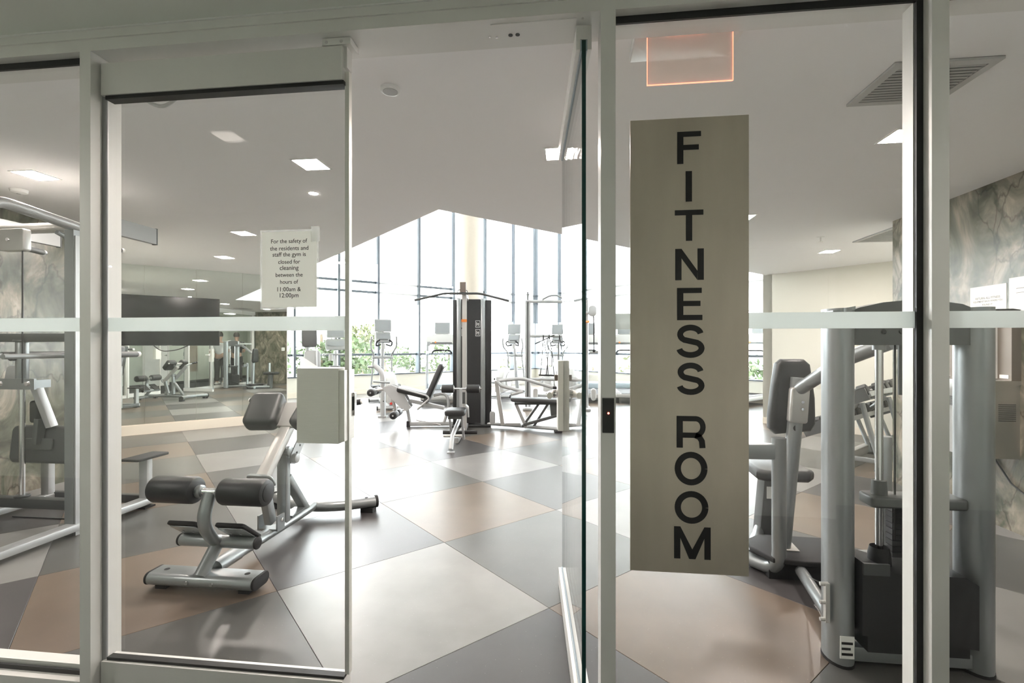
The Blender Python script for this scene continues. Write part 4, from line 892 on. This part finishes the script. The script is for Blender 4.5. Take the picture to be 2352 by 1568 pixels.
for xx, zz in ((-1.57, .57), (-1.22, .21)):
    G(MB().cyl((xx, -.26, zz), (xx, .26, zz), .014, 10), 'roller_axle', 'chrome')
    for y0 in (-.25, .04):
        rp = G(MB().cyl((xx, y0, zz), (xx, y0+.21, zz), .06, 20, .012), 'shin_roller', 'vinyl_charcoal')
        G(MB().cyl((xx, y0-.006, zz), (xx, y0+.002, zz), .045, 16, .003), 'roller_cap', 'plastic_black', rp)
G(MB().cyl((-1.27, -.16, .39), (-1.27, -.14, .39), .02, 10), 'pin_knob', 'red')
G(MB().tube([(-.9, .0, .10), (-.5, -.02, .03)], .012, 8), 'cable_run', 'chrome')
# bench press station
G(MB().slab(rrect(.86, .27, .05, 4), .06, .022, T(1.05, -.48, .475) @ Ry(2.5)), 'press_bench', 'vinyl_charcoal')
G(MB().b2((.68, -.54, .41), (1.42, -.42, .445)), 'bench_frame', 'dark_metal')
G(MB().tube(fillet([(.22, -.02, .05), (.62, -.2, .05), (1.38, -.60, .05), (1.52, -.40, .05)], .06), .035, 12, flat=.8), 'press_base', 'silver_light')
G(MB().b2((1.28, -.66, 0), (1.42, -.52, .03)), 'base_cap', 'rubber')
G(MB().beam((.80, -.44, .06), (1.06, -.48, .43), .035, .03, (0, 1, 0)), 'bench_strut', 'dark_metal')
G(MB().beam((.98, -.40, .06), (1.20, -.48, .43), .035, .03, (0, 1, 0)), 'bench_strut', 'dark_metal')
G(MB().beam((.82, -.50, .10), (1.36, -.50, .25), .045, .045, (0, 1, 0)), 'bench_brace', 'dark_metal')
G(MB().beam((.70, -.48, .43), (.86, -.44, .05), .05, .05, (0, 1, 0)), 'bench_leg', 'silver_light')
G(MB().beam((1.44, -.48, .42), (1.36, -.52, .05), .05, .05, (0, 1, 0)), 'bench_leg', 'silver_light')
G(MB().prism([(1.22, .42), (1.34, .42), (1.36, .24), (1.24, .22)], .45, .51, Rx(90)), 'adjuster', 'dark_metal')
G(MB().beam((.40, -.25, .76), (.50, -.25, .06), .06, .09, (0, 1, 0)), 'press_post', 'silver_warm')
G(MB().tube(fillet([(.42, -.25, .74), (.44, -.30, .76), (.80, -.34, .80), (1.28, -.40, .66)], .08), .027, 12), 'press_arm', 'silver_light')
G(MB().tube(fillet([(.42, -.27, .74), (.48, -.55, .70), (.80, -.62, .62)], .06), .027, 12), 'press_arm', 'silver_light')
G(MB().cyl((1.26, -.40, .665), (1.40, -.42, .64), .024, 12, .004), 'press_grip', 'rubber')
G(MB().cyl((.80, -.62, .62), (.62, -.66, .58), .022, 12, .004), 'press_grip', 'silver_light')
G(MB().slab(rrect(.09, .2, .04, 4), .06, .01, T(.34, -.20, .17) @ Rx(90)), 'pulley_cover', 'silver_light')
G(MB().b2((.55, -.33, .06), (.78, -.24, .10)), 'press_foot', 'silver_light')

# ============================================================ CABLE TRAINER
ct = thing('cable_trainer', 'tall silver cable trainer frame behind the press bench', 'gym machine', (-.22, 9.95, 0), 2)
def C(m, nm, mt, par=ct): return m.build(nm, mt, par)
for x in (-.6, .58):
    C(MB().cyl((x-.035, 0, .02), (x-.035, 0, 2.25), .028, 14), 'column_tube', 'silver_light')
    C(MB().cyl((x+.035, 0, .02), (x+.035, 0, 2.25), .028, 14), 'column_tube', 'silver_light')
    C(MB().b2((x-.012, -.02, .1), (x+.012, .02, 2.2)), 'hole_strip', 'plastic_dark')
    C(MB().slab(rrect(.2, .5, .04, 3), .05, .01, T(x, 0, .025)), 'column_foot', 'silver_light')
    C(MB().cyl((x, 0, 2.25), (x, 0, 2.42), .016, 12), 'top_stud', 'dark_metal'); C(MB().cyl((x, 0, 2.36), (x, 0, 2.375), .035, 12), 'stud_disc', 'dark_metal')
    C(MB().slab(rrect(.1, .24, .045, 4), .12, .02, T(x+.16, -.05, .32) @ Rx(90)), 'low_pulley_cover', 'plastic_light')
C(MB().cyl((-.62, 0, 2.23), (.62, 0, 2.21), .03, 14), 'top_bar', 'silver_light')
C(MB().cyl((-.55, -.03, 1.51), (.55, -.03, 1.51), .03, 14), 'middle_bar', 'silver_light')
C(MB().cyl((-.55, -.03, .62), (.55, -.03, .62), .032, 14), 'lower_bar', 'silver_light')
C(MB().tube(fillet([(-.30, -.02, 2.26), (-.15, -.02, 2.34), (.0, -.02, 2.35), (.15, -.02, 2.26)], .06), .018, 10), 'chin_bar', 'silver_paint')
for x in (-.28, -.16, .05):
    h = C(MB().tube(fillet([(x, -.06, 1.53), (x-.03, -.07, 1.0), (x-.06, -.07, .72)], .05), .009, 8).tube([(x, -.06, 1.53), (x+.08, -.07, 1.05), (x+.1, -.07, .72)], .009, 8), 'strap', 'cable_black')
    C(MB().cyl((x-.09, -.07, .71), (x+.13, -.07, .70), .017, 10, .003), 'strap_grip', 'rubber', h)
C(MB().tube([(-.45, -.08, 1.35), (-.05, -.08, 1.53)], .012, 8), 'hanging_bar', 'plastic_dark')
ah = C(MB().slab(rrect(.16, .22, .07, 5), .05, .01, T(.72, -.05, 2.02) @ Rx(90)), 'pulley_head', 'silver_light')
C(MB().cyl((.58, -.03, 1.98), (.68, -.03, 1.98), .03, 12), 'head_arm', 'silver_light', ah)
C(MB().tube([(.74, -.05, 1.92), (.75, -.05, 1.75), (.75, -.05, 1.22)], .012, 8), 'hanging_rope', 'rubber', ah)
C(MB().lathe([(.03, 0), (.03, .04)], 12, T(.75, -.05, 1.18)), 'rope_ball', 'rubber', ah)
C(MB().cyl((.6, -.06, 1.80), (.64, -.12, 1.80), .022, 12), 'pop_pin', 'orange')
C(MB().cyl((.66, -.04, 1.18), (.98, -.04, 1.18), .03, 12, .005), 'side_grip', 'plastic_grey')

# ============================================================ CARDIO MACHINES
def elliptical():
    r = thing('elliptical_trainer', 'x', 'elliptical trainer'); P = lambda m, nm, mt, par=r: m.build(nm, mt, par)
    P(MB().beam((0, -.85, .07), (0, .75, .07), .1, .09), 'frame_beam', 'silver_light')
    for y, w_ in ((-.85, .56), (.72, .5)):
        f = P(MB().cyl((-w_/2, y, .045), (w_/2, y, .045), .04, 12, .006), 'foot', 'silver_light')
        for sx in (-1, 1): P(MB().cyl((sx*w_/2, y, .045), (sx*(w_/2+.02), y, .045), .045, 12, .005), 'foot_cap', 'rubber', f)
    hs = P(MB().slab([(-.42, -.28), (.2, -.28), (.36, -.1), (.30, .16), (.06, .34), (-.2, .30), (-.40, .1)], .24, .06, T(0, -.48, .42) @ Rz(90) @ Rx(90)), 'drive_housing', 'plastic_light')
    for sx in (-1, 1):
        P(MB().lathe([(.2, 0), (.19, .02), (.05, .03)], 24, T(sx*.13, -.5, .42) @ Ry(sx*90)), 'crank_disc', 'plastic_white', hs)
        P(MB().b2((sx*.125-.01, -.50, .6), (sx*.125+.01, -.30, .64)), 'trim', 'plastic_grey', hs)
        yo = .14*sx
        a = P(MB().beam((sx*.22, -.62+yo, .42+.05*sx), (sx*.24, .52, .36), .05, .05), 'pedal_arm', 'plastic_grey')
        P(MB().rbox((sx*.23, -.1+yo, .44), (.17, .36, .05), .012), 'pedal', 'rubber')
        P(MB().tube(fillet([(sx*.24, .52, .36), (sx*.20, .40, 1.04), (sx*.20, .38, 1.12), (sx*.29, .22, 1.30), (sx*.27, .16, 1.52)], .08), .02, 10), 'moving_arm', 'plastic_grey')
        P(MB().tube(fillet([(sx*.06, .30, 1.34), (sx*.17, .22, 1.30), (sx*.17, .12, 1.40), (sx*.10, .12, 1.44)], .06), .018, 10), 'fixed_grip', 'rubber')
    P(MB().tube([(0, .62, .08), (0, .44, .8), (0, .36, 1.42)], [.055, .045, .035], 14), 'post', 'silver_light')
    P(MB().cyl((-.235, .40, 1.05), (.235, .40, 1.05), .036, 14, .005), 'pivot_bar', 'plastic_grey')
    P(MB().lathe([(.05, 0), (.045, .12)], 14, T(0, .28, 1.24)), 'bottle_holder', 'plastic_light')
    cs = P(MB().slab(rrect(.34, .26, .03, 3), .06, .015, T(0, .32, 1.50) @ Rx(65)), 'console', 'plastic_grey')
    P(MB().slab(rrect(.29, .12, .01, 3), .004, .001, T(0, .287, 1.53) @ Rx(65)), 'display', 'screen_grey', cs)
    P(MB().slab(rrect(.20, .03, .01, 3), .004, .001, T(0, .262, 1.45) @ Rx(65)), 'keypad', 'plastic_dark', cs)
    sc = P(MB().slab(rrect(.37, .28, .012, 3), .04, .008, T(0, .34, 1.77) @ Rx(82)), 'screen_case', 'plastic_grey')
    P(MB().slab(rrect(.33, .235, .004, 2), .003, .001, T(0, .319, 1.768) @ Rx(82)), 'screen', 'screen_grey', sc)
    P(MB().beam((0, .36, 1.5), (0, .36, 1.72), .05, .03), 'screen_bracket', 'plastic_grey')
    return r
def treadmill():
    r = thing('treadmill', 'x', 'treadmill'); P = lambda m, nm, mt, par=r: m.build(nm, mt, par)
    P(MB().rbox((0, -.1, .17), (.80, 1.9, .10), .03), 'deck', 'plastic_light')
    P(MB().b2((-.27, -1.03, .221), (.27, .55, .224)), 'belt', 'rubber')
    for sx in (-1, 1):
        P(MB().b2((sx*.335-.05, -1.0, .22), (sx*.335+.05, .6, .235)), 'side_rail', 'plastic_grey')
        P(MB().cyl((sx*.36, -1.0, 0), (sx*.36, -1.0, .13), .03, 10), 'foot', 'rubber'); P(MB().cyl((sx*.36, .8, 0), (sx*.36, .8, .13), .03, 10), 'foot', 'rubber')
        P(MB().tube([(sx*.40, .78, .2), (sx*.38, .62, 1.05), (sx*.36, .52, 1.40)], [.055, .05, .05], 12, flat=.7), 'upright', 'silver_light')
        P(MB().tube(fillet([(sx*.37, .58, 1.15), (sx*.35, .40, 1.14), (sx*.33, .08, 1.10)], .06), .028, 12), 'hand_rail', 'plastic_blue_grey')
    P(MB().slab([(-.37, 0), (-.30, -.3), (.30, -.3), (.37, 0), (.30, .18), (-.30, .18)], .2, .06, T(0, .72, .26) @ Rz(0)), 'motor_hood', 'plastic_blue_grey')
    P(MB().tube(fillet([(-.24, .42, 1.13), (-.2, .30, 1.20), (.2, .30, 1.20), (.24, .42, 1.13)], .08), .02, 10), 'front_grip', 'rubber')
    cs = P(MB().slab([(-.40, -.13), (.40, -.13), (.42, .02), (.33, .13), (.15, .165), (-.15, .165), (-.33, .13), (-.42, .02)], .08, .03, T(0, .52, 1.46) @ Rx(58)), 'console', 'plastic_light')
    P(MB().slab(rrect(.52, .16, .03, 3), .004, .001, T(0, .485, 1.47) @ Rx(58)), 'display', 'plastic_grey', cs)
    P(MB().slab(rrect(.5, .03, .01, 3), .006, .002, T(0, .425, 1.385) @ Rx(58)), 'control_strip', 'plastic_dark', cs)
    P(MB().lathe([(.025, 0), (.022, .008)], 14, T(-.16, .42, 1.40) @ Rx(58)), 'stop_button', 'orange', cs)
    for sx in (-1, 1): P(MB().lathe([(.055, 0), (.05, .1)], 14, T(sx*.34, .44, 1.31)), 'cup_holder', 'plastic_grey', cs)
    sc = P(MB().slab(rrect(.38, .30, .012, 3), .04, .008, T(0, .62, 1.76) @ Rx(80)), 'screen_case', 'plastic_grey')
    P(MB().slab(rrect(.34, .25, .004, 2), .003, .001, T(0, .599, 1.758) @ Rx(80)), 'screen', 'screen_grey', sc)
    P(MB().beam((0, .62, 1.5), (0, .64, 1.72), .08, .03), 'screen_bracket', 'plastic_light')
    return r
def place(o, px, d, rz, label, group):
    th_ = rad(6.6); u = (px-1176)/1105
    o.matrix_basis = T((-math.sin(th_)+u*math.cos(th_))*d, (math.cos(th_)+u*math.sin(th_))*d, 0) @ Rz(rz); o['label'] = label; o['group'] = group
GE, GT = 'elliptical trainers in the atrium', 'treadmills in the atrium'
e0 = elliptical(); place(e0, 885, 10.6, 30, 'grey elliptical trainer behind the leg extension rollers', GE)
for px, d, rz, lb_ in ((1172, 12.9, -12, 'grey elliptical trainer framed between the tower and the cable trainer'), (1276, 13.1, -12, 'grey elliptical trainer behind the hanging cable straps'), (1322, 15.2, -12, 'grey elliptical trainer seen through the open door glass')):
    o = copytree(e0); place(o, px, d, rz, lb_, GE)
t_0 = treadmill(); place(t_0, 1013, 11.6, 12, 'light grey treadmill between the elliptical and the tower', GT)
for px, d, rz, lb_ in ((1352, 12.0, 0, 'light grey treadmill behind the jamb with the card reader'), (1442, 12.0, 0, 'light grey treadmill beside the FITNESS ROOM sign edge'), (1718, 11.0, -45, 'light grey treadmill at the end of the cream wall')):
    o = copytree(t_0); place(o, px, d, rz, lb_, GT)
# exercise bike
bk = thing('exercise_bike', 'grey upright exercise bike with screen by the tree window', 'exercise bike')
P = lambda m, nm, mt, par=bk: m.build(nm, mt, par)
P(MB().beam((0, -.5, .06), (0, .55, .06), .09, .08), 'frame_beam', 'silver_light')
for y in (-.5, .5):
    f = P(MB().cyl((-.28, y, .045), (.28, y, .045), .035, 12, .006), 'foot', 'silver_light')
    for sx in (-1, 1): P(MB().cyl((sx*.27, y, .045), (sx*.30, y, .045), .04, 12, .005), 'foot_cap', 'rubber', f)
P(MB().slab([(-.35, -.25), (.25, -.25), (.35, .05), (.1, .28), (-.2, .25), (-.38, .0)], .2, .06, T(0, .05, .38) @ Rz(90) @ Rx(90)), 'drive_housing', 'plastic_light')
for sx in (-1, 1):
    P(MB().beam((sx*.11, .0, .34), (sx*.13, sx*.16, .34), .03, .03), 'crank', 'chrome'); P(MB().rbox((sx*.19, sx*.16, .34), (.1, .1, .03), .008), 'pedal', 'rubber')
    P(MB().tube(fillet([(0, .36, 1.12), (sx*.22, .30, 1.12), (sx*.26, .05, 1.10), (sx*.22, -.02, 1.14)], .09), .02, 10), 'handlebar', 'plastic_grey')
P(MB().tube([(0, -.2, .5), (0, -.28, .82)], .032, 12), 'seat_post', 'chrome')
P(MB().slab([(-.04, .16), (.04, .16), (.06, 0), (.12, -.1), (.08, -.16), (-.08, -.16), (-.12, -.1), (-.06, 0)], .07, .03, T(0, -.28, .86)), 'saddle', 'vinyl_black')
P(MB().tube([(0, .36, .5), (0, .42, 1.2)], [.06, .04], 12), 'console_post', 'silver_light')
P(MB().lathe([(.05, 0), (.045, .14)], 14, T(-.1, .32, .98)), 'bottle_holder', 'plastic_light')
cs = P(MB().slab(rrect(.44, .26, .06, 3), .06, .015, T(0, .38, 1.34) @ Rx(68)), 'console', 'plastic_grey')
P(MB().slab(rrect(.36, .12, .02, 3), .004, .001, T(0, .345, 1.36) @ Rx(68)), 'display', 'screen_grey', cs)
sc = P(MB().slab(rrect(.38, .30, .012, 3), .04, .008, T(0, .42, 1.64) @ Rx(82)), 'screen_case', 'plastic_grey'); P(MB().slab(rrect(.34, .25, .004, 2), .003, .001, T(0, .398, 1.64) @ Rx(82)), 'screen', 'screen_grey', sc)
P(MB().beam((0, .42, 1.36), (0, .43, 1.6), .06, .03), 'screen_bracket', 'plastic_grey')
place(bk, 770, 10.4, 25, 'grey upright exercise bike with screen by the tree window', 'bike'); del bk['group']
# seated press machine past the mirror
am = thing('seated_press_machine', 'white shrouded seated press machine with dark pads past the mirror', 'gym machine', (-4.45, 7.95, 0), 38)
P = lambda m, nm, mt, par=am: m.build(nm, mt, par)
P(MB().prism([(-.16, .05), (.20, .05), (.20, .86), (.12, .92), (-.16, 1.12)], -.16, .16, Rx(90)), 'weight_shroud', 'plastic_white')
P(MB().b2((-.17, -.17, .78), (.24, .17, .82)), 'shroud_band', 'plastic_dark')
P(MB().cyl((.22, -.05, .80), (.32, -.05, .80), .03, 12, .006), 'side_knob', 'plastic_dark')
P(MB().slab(rrect(.26, .34, .06, 4), .09, .03, T(.02, .35, 1.45) @ Rx(84)), 'upper_pad', 'vinyl_charcoal')
P(MB().slab(rrect(.28, .36, .07, 4), .08, .03, T(.08, .40, 1.05) @ Rx(86)), 'back_pad', 'plastic_grey')
P(MB().tube([(.0, .42, .05), (.0, .44, 1.6)], .035, 12), 'pad_post', 'silver_light')
P(MB().tube([(.14, .34, .92), (.14, .36, 1.22)], .018, 10), 'pad_strap', 'silver_light')
P(MB().slab(rrect(.36, .36, .05, 4), .07, .025, T(.1, .75, .48)), 'seat', 'vinyl_charcoal')
P(MB().beam((.05, .7, .05), (.08, .74, .45), .08, .08, (1, 0, 0)), 'seat_post', 'silver_light')
P(MB().beam((0, -.25, .04), (0, 1.1, .04), .08, .08), 'base_beam', 'silver_light')
P(MB().cyl((-.1, 1.1, .04), (.55, 1.1, .04), .035, 12, .005), 'rear_foot', 'silver_light')
# curved standing post
cpz = thing('stretch_post', 'light grey curved standing post with short crossbar handles', 'gym machine', (-3.36, 8.48, 0), 10)
P = lambda m, nm, mt, par=cpz: m.build(nm, mt, par)
P(MB().tube(fillet([(0, 0, .02), (0, 0, .72), (-.03, .0, .84), (-.16, 0, .96)], .12, 6), .05, 14), 'post', 'silver_light')
P(MB().b2((-.075, -.075, 0), (.075, .075, .03)), 'base_plate', 'plastic_grey')
P(MB().cyl((-.26, -.05, .93), (-.02, .03, .91), .022, 12, .004), 'upper_handle', 'silver_paint')
P(MB().cyl((-.16, -.07, .66), (.14, -.07, .64), .02, 12, .004), 'lower_handle', 'silver_paint')
P(MB().cyl((.02, -.055, .3), (.02, -.045, .3), .012, 10), 'bolt', 'dark_metal')

# ============================================================ PEOPLE (seen in the mirror)
def skinmesh(name, pts, edges, m, parent, sub=2, root=0):
    me = bpy.data.meshes.new(name); me.from_pydata([p[:3] for p in pts], edges, []); me.materials.append(MATS[m])
    o = bpy.data.objects.new(name, me); COL.objects.link(o); o.parent = parent
    sk = o.modifiers.new('skin', 'SKIN'); sk.use_smooth_shade = True
    for i, p in enumerate(pts):
        v = me.skin_vertices[0].data[i]; v.radius = (p[3], p[4] if len(p) > 4 else p[3]); v.use_root = (i == root)
    if sub: o.modifiers.new('sub', 'SUBSURF').levels = sub; o.modifiers['sub'].render_levels = sub
    return o
def person(label, x, y, rz, top, legs, shoe):
    r = thing('person', label, 'person', (x, y, .004), rz)
    pts = [(0, 0, .98, .15, .11), (0, 0, 1.18, .14, .1), (0, .01, 1.38, .16, .1), (0, .01, 1.47, .06, .06), (0, .0, 1.53, .055, .055), (0, -.015, 1.60, .075, .085), (0, -.02, 1.68, .08, .095), (0, -.01, 1.755, .05, .06)]
    ed = [(i, i+1) for i in range(7)]
    for sx in (-1, 1):
        b0 = len(pts); pts += [(sx*.19, .0, 1.40, .06), (sx*.25, .02, 1.12, .045), (sx*.12, -.22, 1.10, .036), (sx*.06, -.27, 1.12, .03)]
        ed += [(2, b0), (b0, b0+1), (b0+1, b0+2), (b0+2, b0+3)]
        for k in range(5): pts.append((sx*.06-sx*.05+.012*(k-2), -.30-.012*(k % 3), 1.10+.018*k, .009)); ed.append((b0+3, len(pts)-1))
        b1 = len(pts); pts += [(sx*.09, 0, .90, .10), (sx*.10, -.015, .50, .062), (sx*.10, .02, .10, .042), (sx*.11, -.12, .04, .035)]
        ed += [(0, b1), (b1, b1+1), (b1+1, b1+2), (b1+2, b1+3)]
    skinmesh('body', pts, ed, 'skin', r)
    tp = [(0, 0, .95, .18, .135), (0, 0, 1.18, .17, .125), (0, .01, 1.36, .185, .12), (0, .01, 1.45, .075, .075)]; te = [(0, 1), (1, 2), (2, 3)]
    for sx in (-1, 1): b0 = len(tp); tp += [(sx*.2, .0, 1.39, .085), (sx*.245, .015, 1.18, .075)]; te += [(2, b0), (b0, b0+1)]
    skinmesh('shirt', tp, te, top, r)
    lp = [(0, 0, 1.0, .165, .125)]; le = []
    for sx in (-1, 1): b0 = len(lp); lp += [(sx*.095, 0, .86, .115), (sx*.10, -.015, .50, .085), (sx*.10, .02, .10, .075)]; le += [(0, b0), (b0, b0+1), (b0+1, b0+2)]
    skinmesh('trousers', lp, le, legs, r)
    for sx in (-1, 1): MB().slab(rrect(.10, .28, .045, 4), .09, .04, T(sx*.105, -.05, .045)).build('shoe', shoe, r)
    MB().lathe([(.02, .11), (.06, .10), (.092, .05), (.1, 0.), (.096, -.05), (.08, -.06)], 18, T(0, .008, 1.685) @ Mx.Diagonal((.92, 1.08, 1, 1))).build('hair', 'hair', r)
    MB().lathe([(.012, 0), (.004, .02)], 8, T(0, -.115, 1.64) @ Rx(90)).build('nose', 'skin', r)
    for sx in (-1, 1):
        MB().lathe([(.009, 0), (.004, .006)], 8, T(sx*.032, -.108, 1.67) @ Rx(90)).build('eye', 'hair', r)
    MB().b2((-.025, -.112, 1.592), (.025, -.10, 1.60)).build('mouth', 'brown_panel', r, smooth=False)
    return r
person('person in a white t-shirt and dark trousers reflected in the mirror', 2.35, 1.0, 75, 'cotton_white', 'cotton_dark', 'plastic_white')
person('person in all-dark clothing reflected in the mirror', 3.0, 1.12, 70, 'cotton_dark', 'cotton_dark', 'plastic_black')
